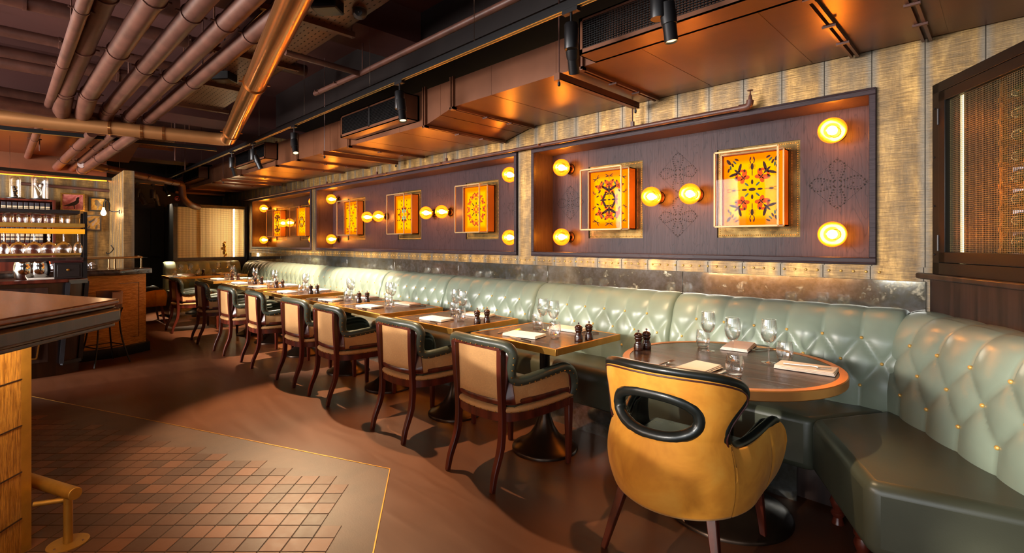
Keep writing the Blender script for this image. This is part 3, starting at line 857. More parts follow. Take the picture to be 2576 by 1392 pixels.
# corner section behind the round table (seat cut to meet the angled bench)
t = thing('banquette_bench', 'sage leather bench section directly behind the round table', 'bench', (-1.675, YW, 0), 0, 'green leather wall benches')
bk, bt = tufted(1.3, 7); b_ = bk.build('backrest', MT['sage'], t, ang=75); bt.build('buttons', MT['stud'], b_)
MB().prism([(0, -0.2), (1.2, -0.2), (1.255, -0.22), (0.985, -0.655), (0, -0.65)], 0.2, 0.47).build('seat', MT['olive'], t, bevel=0.035, seg=4)
MB().box(0, 0.9, -0.58, -0.565, 0.0, 0.2).build('mirrored_plinth', MT['mirror'], t)
MB().box(0, 1.2, -0.555, -0.02, 0.02, 0.2).build('base_frame', MT['walnut'], t)
# far end section + bench across the end of the room
t = dup(b0, (-11.3, 1.95, 0), PI / 2, 'sage leather bench across the end of the room under the mesh partition')
t2 = thing('banquette_bench', 'short sage bench piece filling the far corner of the room', 'bench', (-11.05, YW, 0), 0, 'green leather wall benches')
bk, bt = tufted(0.28, 1); b_ = bk.build('backrest', MT['sage'], t2, ang=75)
# angled bench beside the wine cabinet
TH = R(-57); XC = -0.30
t = thing('banquette_bench', 'wide angled sage and dark leather bench under the caged wine cabinet', 'bench', (XC, YW, 0), TH, 'green leather wall benches')
bk, bt = tufted(1.3, 6); b_ = bk.build('backrest', MT['sage'], t, ang=75); bt.build('buttons', MT['stud'], b_)
inv = Matrix.Rotation(-TH, 2); 
def wl(x, y): p = inv @ Vector((x + 0.375, y - YW, 0)) if False else Matrix.Rotation(-TH, 3, 'Z') @ Vector((x - XC, y - YW, 0)); return (p.x, p.y)
MB().prism([wl(-0.69, 2.80), wl(-0.36, 2.19), wl(0.22, 2.335), wl(0.16, 2.46), wl(-0.42, 3.27)], 0.205, 0.475).build('seat', MT['olive'], t, bevel=0.04, seg=4)
MB().prism([wl(-0.35, 2.33), wl(-0.3, 2.25), wl(0.22, 2.38), wl(-0.2, 3.1)], 0.0, 0.205).build('base_frame', MT['walnut'], t)
leg = [(0.028, 0.0), (0.024, 0.01), (0.02, 0.03), (0.03, 0.045), (0.03, 0.055), (0.02, 0.065), (0.026, 0.08), (0.034, 0.105), (0.026, 0.13), (0.034, 0.14), (0.036, 0.21)]
for (x, y) in ((-0.575, 2.79), (-0.42, 2.47)):
    q = wl(x, y); MB().lathe(leg, 18, (q[0], q[1], 0)).build('leg', MT['mahog'], t)
# ------------------------------------------------------------------ wooden armchair
def mirrored(half):
    """half path from the right front to the centre back -> full path"""
    return half + [(-x, y, z) for x, y, z in reversed(half[:-1])]
def make_armchair(label):
    t = thing('wooden_armchair', label, 'chair', (0, 0, 0), 0, 'leather and burlap armchairs along the tables')
    roll_h = [(0.262, 0.262, 0.43), (0.272, 0.268, 0.47), (0.278, 0.262, 0.52), (0.275, 0.235, 0.575), (0.275, 0.17, 0.605), (0.274, 0.07, 0.602), (0.268, -0.03, 0.594), (0.252, -0.12, 0.584), (0.228, -0.185, 0.582),
              (0.218, -0.213, 0.615), (0.236, -0.226, 0.68), (0.254, -0.232, 0.732), (0.238, -0.247, 0.772), (0.19, -0.262, 0.786), (0.1, -0.286, 0.792), (0, -0.296, 0.795)]
    roll = smoothpath(mirrored(roll_h), 5)
    MB().tube(roll, 0.029, 10).build('leather_roll', MT['green'], t, ang=80)
    # outer burlap shell and inner leather lining, lofted down from the roll to the seat
    def low(p, z=0.452):
        x, y = p.x, p.y
        if y > 0.2: y = 0.225
        y = min(y, 0.225)
        if p.z > 0.62: x = max(-0.2, min(0.2, x)) if abs(x) > 0.2 else x; y = -0.25 - 0.025 * (1 - (x / 0.2) ** 2)
        elif abs(x) > 0.2 and y < -0.1: x = math.copysign(0.25, x)
        return Vector((x * 0.985, y, z))
    def shell(off, z0, name, mat, thick=0.006):
        vs = []; fs = []; K = 6; src = roll[6:-6]
        for p in src:
            q = low(p, z0)
            if p.z > 0.62:
                a = Vector((math.copysign(min(abs(p.x), 0.2 + (p.z - 0.62) * 0.28), p.x), p.y + 0.004, p.z - 0.006))
            else: a = Vector((p.x * 0.985, p.y, p.z - 0.006))
            if p.y > 0.2: a.y = min(a.y, 0.238)
            c0 = Vector((0, 0.05, 0))
            for k in range(K + 1):
                r = a.lerp(q, k / K)
                n = Vector((r.x, min(0, r.y + 0.05), 0)); n = n.normalized() if n.length > 1e-4 else Vector((0, -1, 0))
                vs.append(r - n * off)
        W = K + 1; mm = MB(); mm.v = [tuple(v) for v in vs]
        for i in range(len(src) - 1):
            wing_ = src[i].z > 0.6 and abs(src[i].x) > 0.2 and src[i].y < -0.15
            for k in range(K): mm.f.append((i * W + k, (i + 1) * W + k, (i + 1) * W + k + 1, i * W + k + 1)); mm.m.append(1 if wing_ and off == 0 else 0)
        o = mm.build(name, [mat, MT['mahog']], t, ang=60)
        s_ = o.modifiers.new('thickness', 'SOLIDIFY'); s_.thickness = thick; s_.offset = 0
        return o
    shell(0.0, 0.462, 'back_covering', MT['burlap'])
    shell(0.028, 0.43, 'inner_back', MT['green'], 0.02)
    # seat rail ring (D plan), burlap welt above it, lower back rail
    ring = smoothpath(mirrored([(0.27, 0.27, 0), (0.276, 0.1, 0), (0.27, -0.06, 0), (0.245, -0.175, 0), (0.19, -0.25, 0), (0.1, -0.28, 0), (0, -0.288, 0)]), 4)
    def band(path, z0, z1, thick, name, mat, bulge=0.0, front=True, par=None):
        vs = []; fs = []
        pts = list(path)
        N = len(pts)
        for i, p in enumerate(pts):
            a = pts[max(i - 1, 0)]; b = pts[min(i + 1, N - 1)]; tt = (b - a).normalized(); n = Vector((-tt.y, tt.x, 0))
            if n.dot(Vector((p.x, p.y + 0.02, 0))) < 0: n = -n
            for (o, z) in ((0, z0), (bulge, (z0 * 2 + z1) / 3), (bulge, (z0 + z1 * 2) / 3), (0, z1), (-thick, z1), (-thick, z0)):
                q = p + n * o; vs.append((q.x, q.y, z))
        for i in range(N - 1):
            for k in range(6): k2 = (k + 1) % 6; fs.append((i * 6 + k, i * 6 + k2, (i + 1) * 6 + k2, (i + 1) * 6 + k))
        fs.append((5, 4, 3, 2, 1, 0)); fs.append(tuple(range((N - 1) * 6, N * 6)))
        mb = MB().add(vs, fs)
        return mb
    rail = band(ring, 0.362, 0.408, 0.03, '', None); rail.box(-0.27, 0.27, 0.245, 0.272, 0.362, 0.408)
    sr = rail.build('seat_rail', MT['mahog'], t, ang=50)
    welt = band([p * 0.99 for p in ring], 0.408, 0.44, 0.05, '', None, 0.009)
    welt.box(-0.262, 0.262, 0.22, 0.268, 0.408, 0.44)
    welt.build('burlap_welt', MT['burlap'], t, ang=50)
    lr = [Vector((p.x * 0.995, p.y if p.y > -0.2 else p.y * 0.985, 0)) for p in ring if p.y < 0.24]
    band(lr, 0.452, 0.482, 0.016, '', None, 0.004).build('lower_back_rail', MT['mahog'], t, ang=50)
    # seat cushion
    cu = [(0.235, 0.25), (0.24, 0.1), (0.235, -0.06), (0.2, -0.17), (0.12, -0.22), (-0.12, -0.22), (-0.2, -0.17), (-0.235, -0.06), (-0.24, 0.1), (-0.235, 0.25)]
    MB().prism(cu, 0.41, 0.475).build('seat', MT['green'], t, bevel=0.02, seg=3)
    # legs
    for sx in (-1, 1):
        pts = smoothpath([(sx * 0.194, -0.335, 0), (sx * 0.192, -0.315, 0.09), (sx * 0.189, -0.266, 0.22), (sx * 0.188, -0.254, 0.36), (sx * 0.19, -0.262, 0.5), (sx * 0.194, -0.272, 0.64), (sx * 0.198, -0.276, 0.765)], 3)
        rs = [0.018 + 0.007 * min(1, i / 6) for i in range(len(pts))]
        MB().tube(pts, rs, 4).build('leg', MT['mahog'], t, bevel=0.003, seg=1, ang=60)
        MB().tube([(sx * 0.25, 0.247, 0), (sx * 0.252, 0.247, 0.2), (sx * 0.252, 0.247, 0.405)], [0.019, 0.025, 0.031], 4).build('leg', MT['mahog'], t, bevel=0.003, seg=1, ang=60)
        MB().tube(smoothpath([(sx * 0.258, 0.236, 0.405), (sx * 0.266, 0.24, 0.5), (sx * 0.267, 0.222, 0.592)], 3), 0.02, 4).build('arm_post', MT['mahog'], t, bevel=0.003, seg=1, ang=60)
    MB().tube(smoothpath([(0.196, -0.274, 0.765), (0.1, -0.296, 0.772), (0, -0.303, 0.774), (-0.1, -0.296, 0.772), (-0.196, -0.274, 0.765)], 4), 0.017, 4).build('top_rail', MT['mahog'], t, bevel=0.003, seg=1, ang=60)
    nl = MB()
    acc = 0; prev = roll[0]
    for i, p in enumerate(roll):
        acc += (p - prev).length
        if acc > 0.034:
            acc = 0; n = Vector((p.x, min(0, p.y + 0.05), 0)).normalized()
            if p.y > 0.2: n = Vector((math.copysign(1, p.x), 0, 0))
            nl.ball(p + n * 0.0245 + Vector((0, 0, -0.016)), 0.0048, 6, 4)
        prev = p
    acc = 0; prev = ring[0]
    for p in ring:
        acc += (p - prev).length
        if acc > 0.03:
            acc = 0; n = Vector((p.x, min(0.0, p.y), 0)).normalized(); nl.ball((p.x * 0.99 + n.x * 0.008, p.y * 0.99 + n.y * 0.008, 0.414), 0.004, 6, 4)
        prev = p
    nl.build('brass_nails', MT['brassb'], t)
    return t
CX = [-2.15, -3.05, -4.13, -4.88, -5.89, -6.76, -7.76, -8.93]
CY = [2.14, 2.15, 2.14, 2.14, 2.11, 2.06, 2.03, 1.95]
cj = [0, 1.5, -1, 2, -1.5, 1, -2, 1]
c0 = make_armchair('leather and burlap wooden armchair at the first square table from the round table')
for k in range(8):
    lab = 'leather and burlap wooden armchair at the %s square table from the round table' % ordn[k]
    if k == 0: c0.location = (CX[0], CY[0], 0)
    else: dup(c0, (CX[k], CY[k], 0), R(cj[k]), lab)

# ------------------------------------------------------------------ mustard tub chair
def make_tub(label):
    t = thing('tub_chair', label, 'chair', (0, 0, 0), 0, 'mustard velvet tub chairs')
    H = [(0.316, 0.262, 0.40), (0.324, 0.268, 0.47), (0.326, 0.25, 0.535), (0.322, 0.2, 0.568), (0.31, 0.11, 0.562), (0.29, 0.02, 0.542), (0.268, -0.06, 0.53), (0.25, -0.125, 0.533), (0.243, -0.17, 0.56),
         (0.243, -0.195, 0.605), (0.253, -0.185, 0.65), (0.276, -0.157, 0.7), (0.297, -0.135, 0.745), (0.294, -0.15, 0.785), (0.262, -0.2, 0.812), (0.195, -0.252, 0.828), (0.1, -0.295, 0.836), (0, -0.31, 0.838)]
    roll = smoothpath(mirrored(H), 9)
    K = 44; HX, HZ = -0.01, 0.655
    def tab(z, T):
        if z <= T[0][0]: return T[0][1]
        for (a_, va), (b_, vb) in zip(T, T[1:]):
            if z <= b_: return va + (vb - va) * (z - a_) / (b_ - a_)
        return T[-1][1]
    WT = [(0.56, 0.243), (0.605, 0.243), (0.65, 0.253), (0.7, 0.276), (0.745, 0.297)]
    YT = [(0.56, -0.17), (0.605, -0.195), (0.65, -0.185), (0.7, -0.157), (0.745, -0.135)]
    def basept(a):
        x = 0.285 * math.cos(a); y = -0.02 + 0.262 * math.sin(a)
        return Vector((x, y, 0.30 - 0.045 * max(0, min(1, -y / 0.3))))
    def base(p):
        sg = math.copysign(1, p.x)
        if p.z > 0.59 or (p.z > 0.555 and p.y < -0.14):
            t_ = min(1, abs(p.x) / tab(p.z, WT)) if p.z > 0.745 else 1.0
            q = basept(R(-90 + 58 * t_)); q.x *= sg; return q
        if p.y > -0.02: return Vector((sg * 0.285, min(p.y, 0.262), 0.30))
        q = basept(math.atan2(p.y + 0.02, abs(p.x))); q.x *= sg; return q
    def hole(x, z): return (abs((x - HX) / 0.186) ** 2.3 + abs((z - HZ) / 0.092) ** 2.3)
    def surf(off):
        G = []
        for p in roll:
            q = base(p); row = []; sg = math.copysign(1, p.x)
            bk_ = p.z > 0.59 or (p.z > 0.555 and p.y < -0.14)
            t_ = (min(1, abs(p.x) / tab(p.z, WT)) if p.z > 0.745 else 1.0)
            def yb(z): return -0.31 + (tab(z, YT) + 0.31) * t_ ** 2.4
            dy = p.y - yb(p.z); dxx = p.x - sg * t_ * tab(p.z, WT)
            for k in range(K + 1):
                f = k / K; z = p.z + (q.z - p.z) * f
                if bk_:
                    fd = max(0, 1 - f * 2)
                    if z >= 0.56: r = Vector((sg * t_ * tab(z, WT) + dxx * fd, yb(z) + dy * fd, z))
                    else:
                        g_ = (0.56 - z) / (0.56 - q.z); r = Vector((sg * t_ * 0.243, yb(0.56) + dy * fd, z)).lerp(q, g_); r.z = z
                else: r = p.lerp(q, f)
                out = Vector((r.x, r.y + 0.02, 0)); out = out.normalized() if out.length > 1e-4 else Vector((0, -1, 0))
                if p.y > 0.1: out = Vector((sg, 0, 0))
                g2 = max(0, min(1, (0.57 - z) / (0.57 - 0.262)))
                bul = 0.034 * math.sin(PI * g2) ** 0.8 if g2 > 0 else 0
                row.append(r + out * (bul + off))
            G.append(row)
        return G
    G0 = surf(0.0); flatv = [v for row in G0 for v in row if v.y < -0.1 and v.z > 0.45]
    def ys(x, z):
        b_ = sorted(flatv, key=lambda v: (v.x - x) ** 2 + (v.z - z) ** 2)[:4]
        return sum(v.y for v in b_) / 4
    def emit(G, name, mat):
        vs = [v for row in G for v in row]; W = K + 1; fs = []
        # squeeze grid vertices near the oval opening onto its edge, drop the faces inside
        keep = []
        for i in range(len(G) - 1):
            for k in range(K):
                c = (G[i][k] + G[i + 1][k] + G[i + 1][k + 1] + G[i][k + 1]) / 4
                if c.y < -0.15 and hole(c.x, c.z) < 1: continue
                fs.append((i * W + k, i * W + k + 1, (i + 1) * W + k + 1, (i + 1) * W + k))
        return MB().add(vs, fs).build(name, mat, t, ang=80)
    o = emit(G0, 'outer_shell', MT['velvet'])
    o2 = emit(surf(-0.045), 'inner_shell', MT['black'])
    for q in (o, o2):
        s_ = q.modifiers.new('thickness', 'SOLIDIFY'); s_.thickness = 0.012; s_.offset = -1 if q is o else 0
    MB().tube([p - Vector((p.x, p.y, 0)).normalized() * 0.004 for p in roll], 0.0205, 12).build('leather_roll', MT['black'], t, ang=80)
    MB().tube([p + Vector((p.x, p.y, 0)).normalized() * 0.012 + Vector((0, 0, -0.02)) for p in roll], 0.004, 6).build('piping', MT['dred'], t)
    # padded rim of the oval opening
    rim = []; rim2 = []
    for k in range(48):
        a = 2 * PI * k / 48; ca = math.copysign(abs(math.cos(a)) ** 0.87, math.cos(a)); sa = math.copysign(abs(math.sin(a)) ** 0.87, math.sin(a)); x = HX + 0.178 * ca; z = HZ + 0.085 * sa
        rim.append((x, ys(x, z) + 0.006, z)); x2 = HX + 0.202 * ca; z2 = HZ + 0.109 * sa; rim2.append((x2, ys(x2, z2) - 0.002, z2))
    MB().tube(rim, 0.0245, 14, closed=True).build('opening_rim', MT['black'], t, ang=80)
    MB().tube(rim2, 0.0035, 6, closed=True).build('opening_piping', MT['dred'], t)
    cu = [(0.27, 0.27), (0.265, 0.0), (0.21, -0.15), (0.1, -0.225), (-0.1, -0.225), (-0.21, -0.15), (-0.265, 0.0), (-0.27, 0.27)]
    MB().prism(cu, 0.30, 0.44).build('seat', MT['black'], t, bevel=0.03, seg=3)
    bt = []
    for p in roll: q = base(p); bt.append((q.x, q.y))
    MB().prism([(x * 0.985, y * 0.985) for x, y in bt], 0.285, 0.31).build('seat_base', MT['velvet'], t)
    for sx in (-1, 1):
        MB().tube([(sx * 0.25, -0.275, 0), (sx * 0.185, -0.185, 0.30)], [0.017, 0.03], 4).build('leg', MT['mahog'], t, bevel=0.003, seg=1, ang=60)
        MB().tube([(sx * 0.27, 0.25, 0), (sx * 0.25, 0.2, 0.31)], [0.017, 0.03], 4).build('leg', MT['mahog'], t, bevel=0.003, seg=1, ang=60)
    return t
tub = make_tub('mustard velvet tub chair with an oval opening in its back at the round table')
tub.location = (-1.03, 2.125, 0); tub.rotation_euler = (0, 0, R(4))
dup(tub, (-10.25, 1.5, 0), R(0), 'mustard velvet tub chair at the last table, beside the bar counter')

# ------------------------------------------------------------------ tables
def trumpet(r=0.215, top=0.71):
    return [(r, 0), (r, 0.012), (r * 0.97, 0.02), (r * 0.86, 0.032), (r * 0.66, 0.055), (r * 0.46, 0.09), (r * 0.3, 0.145), (r * 0.19, 0.21), (0.034, 0.28), (0.033, top)]
def make_table(w_, d_, label):
    t = thing('square_table', label, 'table', (0, 0, 0), 0, 'brass-edged square tables')
    a, b = w_ / 2, d_ / 2; e = 0.016
    MB().box(-a + e, a - e, -b + e, b - e, 0.718, 0.7495).build('tabletop', MT['wenge'], t)
    f = MB(); z0, z1 = 0.712, 0.751
    f.box(-a, a, -b, -b + e, z0, z1); f.box(-a, a, b - e, b, z0, z1); f.box(-a, -a + e, -b + e, b - e, z0, z1); f.box(a - e, a, -b + e, b - e, z0, z1)
    f.build('brass_edge', MT['brass'], t, bevel=0.0015)
    MB().box(-0.2, 0.2, -0.03, 0.03, 0.7, 0.718).build('top_bracket', MT['iron'], t)
    MB().lathe(trumpet(), 40).build('pedestal', MT['bronze'], t, ang=60)
    return t
TX = [(-2.15, 0.735), (-3.09, 0.755), (-4.085, 0.80), (-4.885, 0.785), (-6.04, 0.79), (-7.09, 0.74), (-7.86, 0.70), (-8.96, 0.72)]
TY = 2.455
tables = []
for k, (x, wd) in enumerate(TX):
    tb = make_table(wd, 0.655, 'brass-edged dark wood table, %s square one from the round table' % ordn[k])
    tb.location = (x, TY, 0); tables.append(tb)
tb = make_table(0.72, 1.22, 'long brass-edged table against the bench at the far end of the room'); tb.location = (-10.47, 2.46, 0)
tb['group'] = 'brass-edged square tables'
t = thing('round_table', 'round dark wood table with a wide brass rim in the bench corner', 'table', (-1.0, 2.53, 0))
MB().lathe([(0.475, 0.715), (0.475, 0.7495)], 72).build('tabletop', MT['wenge'], t)
MB().lathe([(0.476, 0.708), (0.508, 0.708), (0.512, 0.712), (0.512, 0.748), (0.508, 0.7515), (0.476, 0.7515), (0.476, 0.708)], 96, closed=False).build('brass_rim', MT['brassrim'], t, ang=30)
MB().box(-0.2, 0.2, -0.04, 0.04, 0.69, 0.715).build('top_bracket', MT['iron'], t)
MB().lathe(trumpet(0.3, 0.7), 48).build('pedestal', MT['bronze'], t, ang=60)

# ------------------------------------------------------------------ tableware
def make_wine():
    t = thing('wine_glass', 'x', 'glass', (0, 0, 0), 0, 'wine glasses on the tables')
    th = 0.0012
    MB().lathe([(0.004, 0.098), (0.02, 0.106), (0.032, 0.123), (0.0385, 0.148), (0.039, 0.17), (0.0365, 0.195), (0.033, 0.216), (0.0318, 0.216), (0.0352, 0.195), (0.0377, 0.17), (0.0372, 0.148), (0.031, 0.125), (0.019, 0.1085), (0.002, 0.102)], 28, closed=False).build('bowl', MT['glass'], t, ang=60)
    MB().lathe([(0.0055, 0.003), (0.0035, 0.02), (0.0035, 0.08), (0.006, 0.1)], 12).build('stem', MT['glass'], t)
    MB().lathe([(0.034, 0.0), (0.034, 0.0012), (0.012, 0.004), (0.004, 0.008)], 28).build('foot', MT['glass'], t)
    return t
def make_tumbler():
    t = thing('tumbler', 'x', 'glass', (0, 0, 0), 0, 'water tumblers on the tables')
    MB().lathe([(0.026, 0.0), (0.031, 0.008), (0.037, 0.03), (0.039, 0.055), (0.0365, 0.085), (0.034, 0.1), (0.0325, 0.1), (0.035, 0.085), (0.0375, 0.055), (0.0355, 0.03), (0.03, 0.017), (0.002, 0.015)], 28, closed=False).build('glass_wall', MT['glass'], t, ang=60)
    MB().lathe([(0.0255, 0.0005), (0.03, 0.008), (0.03, 0.0155), (0.002, 0.0145)], 24).build('thick_base', MT['glass'], t, ang=60)
    return t
def make_mill():
    t = thing('pepper_mill', 'x', 'pepper mill', (0, 0, 0), 0, 'dark wood salt and pepper mills')
    MB().lathe([(0.0245, 0), (0.0255, 0.004), (0.0255, 0.022), (0.024, 0.026), (0.0245, 0.03), (0.019, 0.042), (0.0165, 0.05), (0.019, 0.06), (0.0225, 0.064), (0.0225, 0.07), (0.02, 0.073)], 24).build('body', MT['mill'], t, ang=45)
    MB().lathe([(0.0195, 0.074), (0.0245, 0.079), (0.0245, 0.084), (0.018, 0.094), (0.006, 0.099)], 24).build('head', MT['mill'], t, ang=45)
    MB().lathe([(0.004, 0.099), (0.003, 0.103), (0.0065, 0.108), (0.005, 0.113), (0.001, 0.115)], 12).build('knob', MT['chrome'], t)
    return t
def make_napkin():
    mb = MB(); n = 8
    for (z0, z1, e) in ((0.0005, 0.006, 0.0), (0.006, 0.0115, 0.004), (0.0115, 0.0165, 0.008)):
        vs = []; fs = []
        mb.prism([(-0.072 + e, -0.125 + e), (0.072 - e * 0.5, -0.122), (0.07 - e, 0.125 - e), (-0.074 + e, 0.122)], z0, z1)
    o = mb.build('folded_napkin', MT['linen'], None, bevel=0.003, seg=2)
    tag(o, 'x', 'napkin', 'folded napkins on the tables'); return o
def make_fork():
    mb = MB()
    mb.tube(smoothpath([(0, -0.095, 0.003), (0, -0.04, 0.004), (0, 0.02, 0.007), (0, 0.045, 0.005)], 3), [0.0048 - 0.0001 * i for i in range(10)], 6, flat=0.45)
    mb.box(-0.011, 0.011, 0.04, 0.056, 0.0035, 0.0055)
    for k in range(4): x = -0.0092 + k * 0.00613; mb.bar((x, 0.055, 0.0045), (x, 0.098, 0.009), 0.0028, 0.0016)
    o = mb.build('fork', MT['cutlery'], None); return tag(o, 'x', 'fork', 'forks on the tables')
def make_knife():
    mb = MB()
    mb.tube([(0, -0.11, 0.004), (0, -0.02, 0.005)], [0.0055, 0.0045], 6)
    mb.prism([(-0.007, -0.02), (0.006, -0.02), (0.0085, 0.06), (0.003, 0.112), (-0.002, 0.115), (-0.006, 0.06)], 0.003, 0.0048)
    o = mb.build('knife', MT['cutlery'], None); return tag(o, 'x', 'knife', 'knives on the tables')
PROTO = dict(wine=make_wine(), tumbler=make_tumbler(), mill=make_mill(), napkin=make_napkin(), fork=make_fork(), knife=make_knife())
USED = set()
def put(kind, x, y, rz, label, z=0.7505):
    o = PROTO[kind]
    if kind in USED: o = dup(o)
    USED.add(kind)
    o.location = (x, y, z); o.rotation_euler = (0, 0, R(rz)); o['label'] = label
    return o
rnd = random.Random(11)
def settings(cx, cy, where, mills=True, mx=0.31, dx=0.0, rz=0, my=0.0):
    M = Matrix.Rotation(R(rz), 3, 'Z')
    def q(kind, x, y, r, s_, z=0.7505):
        j = 0.006
        p = M @ Vector((x + dx + rnd.uniform(-j, j), y + rnd.uniform(-j, j), 0)); put(kind, cx + p.x, cy + p.y, rz + r + rnd.uniform(-4, 4), s_, z)
    q('napkin', -0.04, -0.155, -82, 'folded cream napkin on the chair side of the ' + where)
    q('napkin', 0.02, 0.215, -85, 'folded cream napkin on the bench side of the ' + where)
    q('fork', -0.2, -0.13, -6, 'fork beside the chair-side napkin on the ' + where, 0.7512)
    q('knife', 0.02, -0.26, 84, 'knife beside the chair-side napkin on the ' + where, 0.7512)
    q('fork', 0.2, 0.18, 150, 'fork beside the bench-side napkin on the ' + where, 0.7512)
    q('wine', 0.06, 0.02, 0, 'wine glass on the chair side of the ' + where)
    q('wine', -0.085, 0.075, 0, 'wine glass on the bench side of the ' + where)
    q('tumbler', 0.155, -0.075, 0, 'water tumbler on the chair side of the ' + where)
    q('tumbler', -0.165, 0.115, 0, 'water tumbler on the bench side of the ' + where)
    if mills:
        q('mill', mx, -0.045 + my, 0, 'chair-side dark mill of the pair on the ' + where)
        q('mill', mx + 0.02, 0.03 + my, 0, 'bench-side dark mill of the pair on the ' + where)
for k, (x, wd) in enumerate(TX):
    settings(x, TY, '%s square table from the round one' % ordn[k], k != 2, wd / 2 - 0.055, 0.0 if k < 2 else rnd.uniform(-0.04, 0.03))
settings(-10.45, 2.15, 'far end table, bar end', True, 0.24, 0.02, 90, 0.02)
settings(-10.45, 2.78, 'far end table, window wall end', False, 0.0, 0.0, 90)
W_ = 'on the round table'
put('mill', -1.447, 2.44, 0, 'dark wood mill %s, closer to the tub chair' % W_); put('mill', -1.437, 2.51, 0, 'dark wood mill %s, closer to the bench' % W_)
put('wine', -1.167, 2.70, 0, 'wine glass %s closest to the mills' % W_); put('tumbler', -1.225, 2.765, 0, 'water tumbler %s closest to the mills' % W_)
put('wine', -0.985, 2.57, 0, 'wine glass at the middle of the round table'); put('tumbler', -0.858, 2.262, 0, 'water tumbler %s behind the tub chair back' % W_)
put('wine', -0.838, 2.645, 0, 'wine glass %s closest to the angled bench' % W_); put('tumbler', -0.788, 2.722, 0, 'water tumbler %s closest to the angled bench' % W_)
put('napkin', -1.03, 2.255, -3, 'folded cream napkin %s in front of the tub chair' % W_); put('napkin', -1.08, 2.91, 8, 'folded cream napkin %s against the long bench' % W_)
put('napkin', -0.67, 2.63, 95, 'folded cream napkin %s beside the angled bench' % W_)
put('fork', -1.19, 2.23, -4, 'fork %s beside the tub chair napkin' % W_, 0.7512); put('knife', -0.925, 2.25, -2, 'knife %s beside the tub chair napkin' % W_, 0.7512)
put('fork', -0.965, 2.93, 150, 'fork %s beside the long bench napkin' % W_, 0.7512); put('fork', -0.66, 2.60, -80, 'fork resting on the napkin beside the angled bench', 0.768)

# ------------------------------------------------------------------ wine cabinet on its panelled base
t = thing('low_cabinet', 'dark panelled low cabinet with a ledge under the caged wine cabinet', 'cabinet', (XC, YW, 0), TH)
MB().prism([(0.02, 0.0), (2.0, 0.0), (2.0, 0.3), (0.22, 0.3)], 0, 1.155).build('body', MT['walnut'], t)
MB().prism([(-0.03, -0.045), (2.05, -0.045), (2.05, 0.3), (0.22, 0.3), (0.0, -0.01)], 1.155, 1.187).build('ledge', MT['walnut'], t, bevel=0.008)
t = thing('wine_cabinet', 'black steel wine cabinet with a wire mesh door and amber light inside', 'cabinet', (XC, YW, 1.187), TH)
X0, X1, H, D = 0.095, 2.0, 0.975, 0.21
b = MB(); b.box(X0 + 0.13, X1, D - 0.01, D, 0, H); b.bar((X0 + 0.006, 0, H / 2), (X0 + 0.115, D - 0.005, H / 2), 0.012, H - 0.01); b.box(X1 - 0.02, X1, 0, D, 0, H); pl_ = [(X0, 0), (X1, 0), (X1, D), (X0 + 0.13, D)]; b.prism(pl_, 0, 0.02); b.prism(pl_, H - 0.02, H)
b.build('body', MT['cabblack'], t)
f = MB(); f.box(X0, X0 + 0.055, -0.03, 0.0, 0, H); f.box(X0, X1, -0.03, 0, 0, 0.06); f.box(X0, X1, -0.03, 0, H - 0.05, H)
for z in (0.1, 0.35, 0.6, 0.85): f.ball((X0 + 0.02, -0.031, z), 0.005, 6, 4)
f.build('frame', MT['cabblack'], t, bevel=0.002)
dx = X0 + 0.06
f = MB(); f.box(dx, dx + 0.05, -0.036, -0.004, 0.062, H - 0.054); f.box(dx, X1, -0.036, -0.004, 0.062, 0.115); f.box(dx, X1, -0.036, -0.004, H - 0.105, H - 0.054)
dr = f.build('door', MT['cabblack'], t, bevel=0.003)
hg = MB(); hg.tube([(dx - 0.002, -0.036, 0.12), (dx - 0.002, -0.036, 0.2)], 0.006, 8); hg.tube([(dx - 0.002, -0.036, 0.76), (dx - 0.002, -0.036, 0.84)], 0.006, 8); hg.build('hinges', MT['iron'], dr)
mx0, mx1, mz0, mz1 = dx + 0.05, dx + 0.75, 0.115, H - 0.105
ms = MB(); p = 0.0092
n = int((mx1 - mx0) / p)
for k in range(n + 1): x = mx0 + k * p; ms.tube([(x, -0.012, mz0), (x, -0.012, mz1)], 0.00115, 4, cap=False)
n = int((mz1 - mz0) / p)
for k in range(n + 1): z = mz0 + k * p; ms.tube([(mx0, -0.0135, z), (mx1, -0.0135, z)], 0.00115, 4, cap=False)
ms.build('wire_mesh', simple('dark_brass_wire', lin(150, 140, 108), 0.35, 0.8), dr)
MB().box(mx0, X1 - 0.05, -0.007, -0.005, mz0, mz1).build('glass_pane', MT['pane'], dr)
MB().box(X0 + 0.13, X0 + 0.137, 0.02, 0.03, 0.06, H - 0.06).build('led_strip', MT['led'], t)
MB().box(X0 + 0.14, X1, D - 0.014, D - 0.01, 0.02, H - 0.02).build('back_panel', MT['iron'], t)
Mw = Mat('painted_window_reflection', (0, 0, 0, 1), 0.3); vw = Mw.coord((3, 3, 9)); fw_ = Mw.noise(vw, 2.2, 4, 0.6, 0.6)
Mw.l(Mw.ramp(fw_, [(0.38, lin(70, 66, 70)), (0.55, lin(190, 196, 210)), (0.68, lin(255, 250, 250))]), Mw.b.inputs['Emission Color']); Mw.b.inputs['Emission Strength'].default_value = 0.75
MB().box(X0 + 0.2, X0 + 0.56, D - 0.02, D - 0.016, 0.1, 0.56).build('painted_reflection', Mw.m, t)  # glowing panel added inside the cabinet, stands in for a pale window reflection
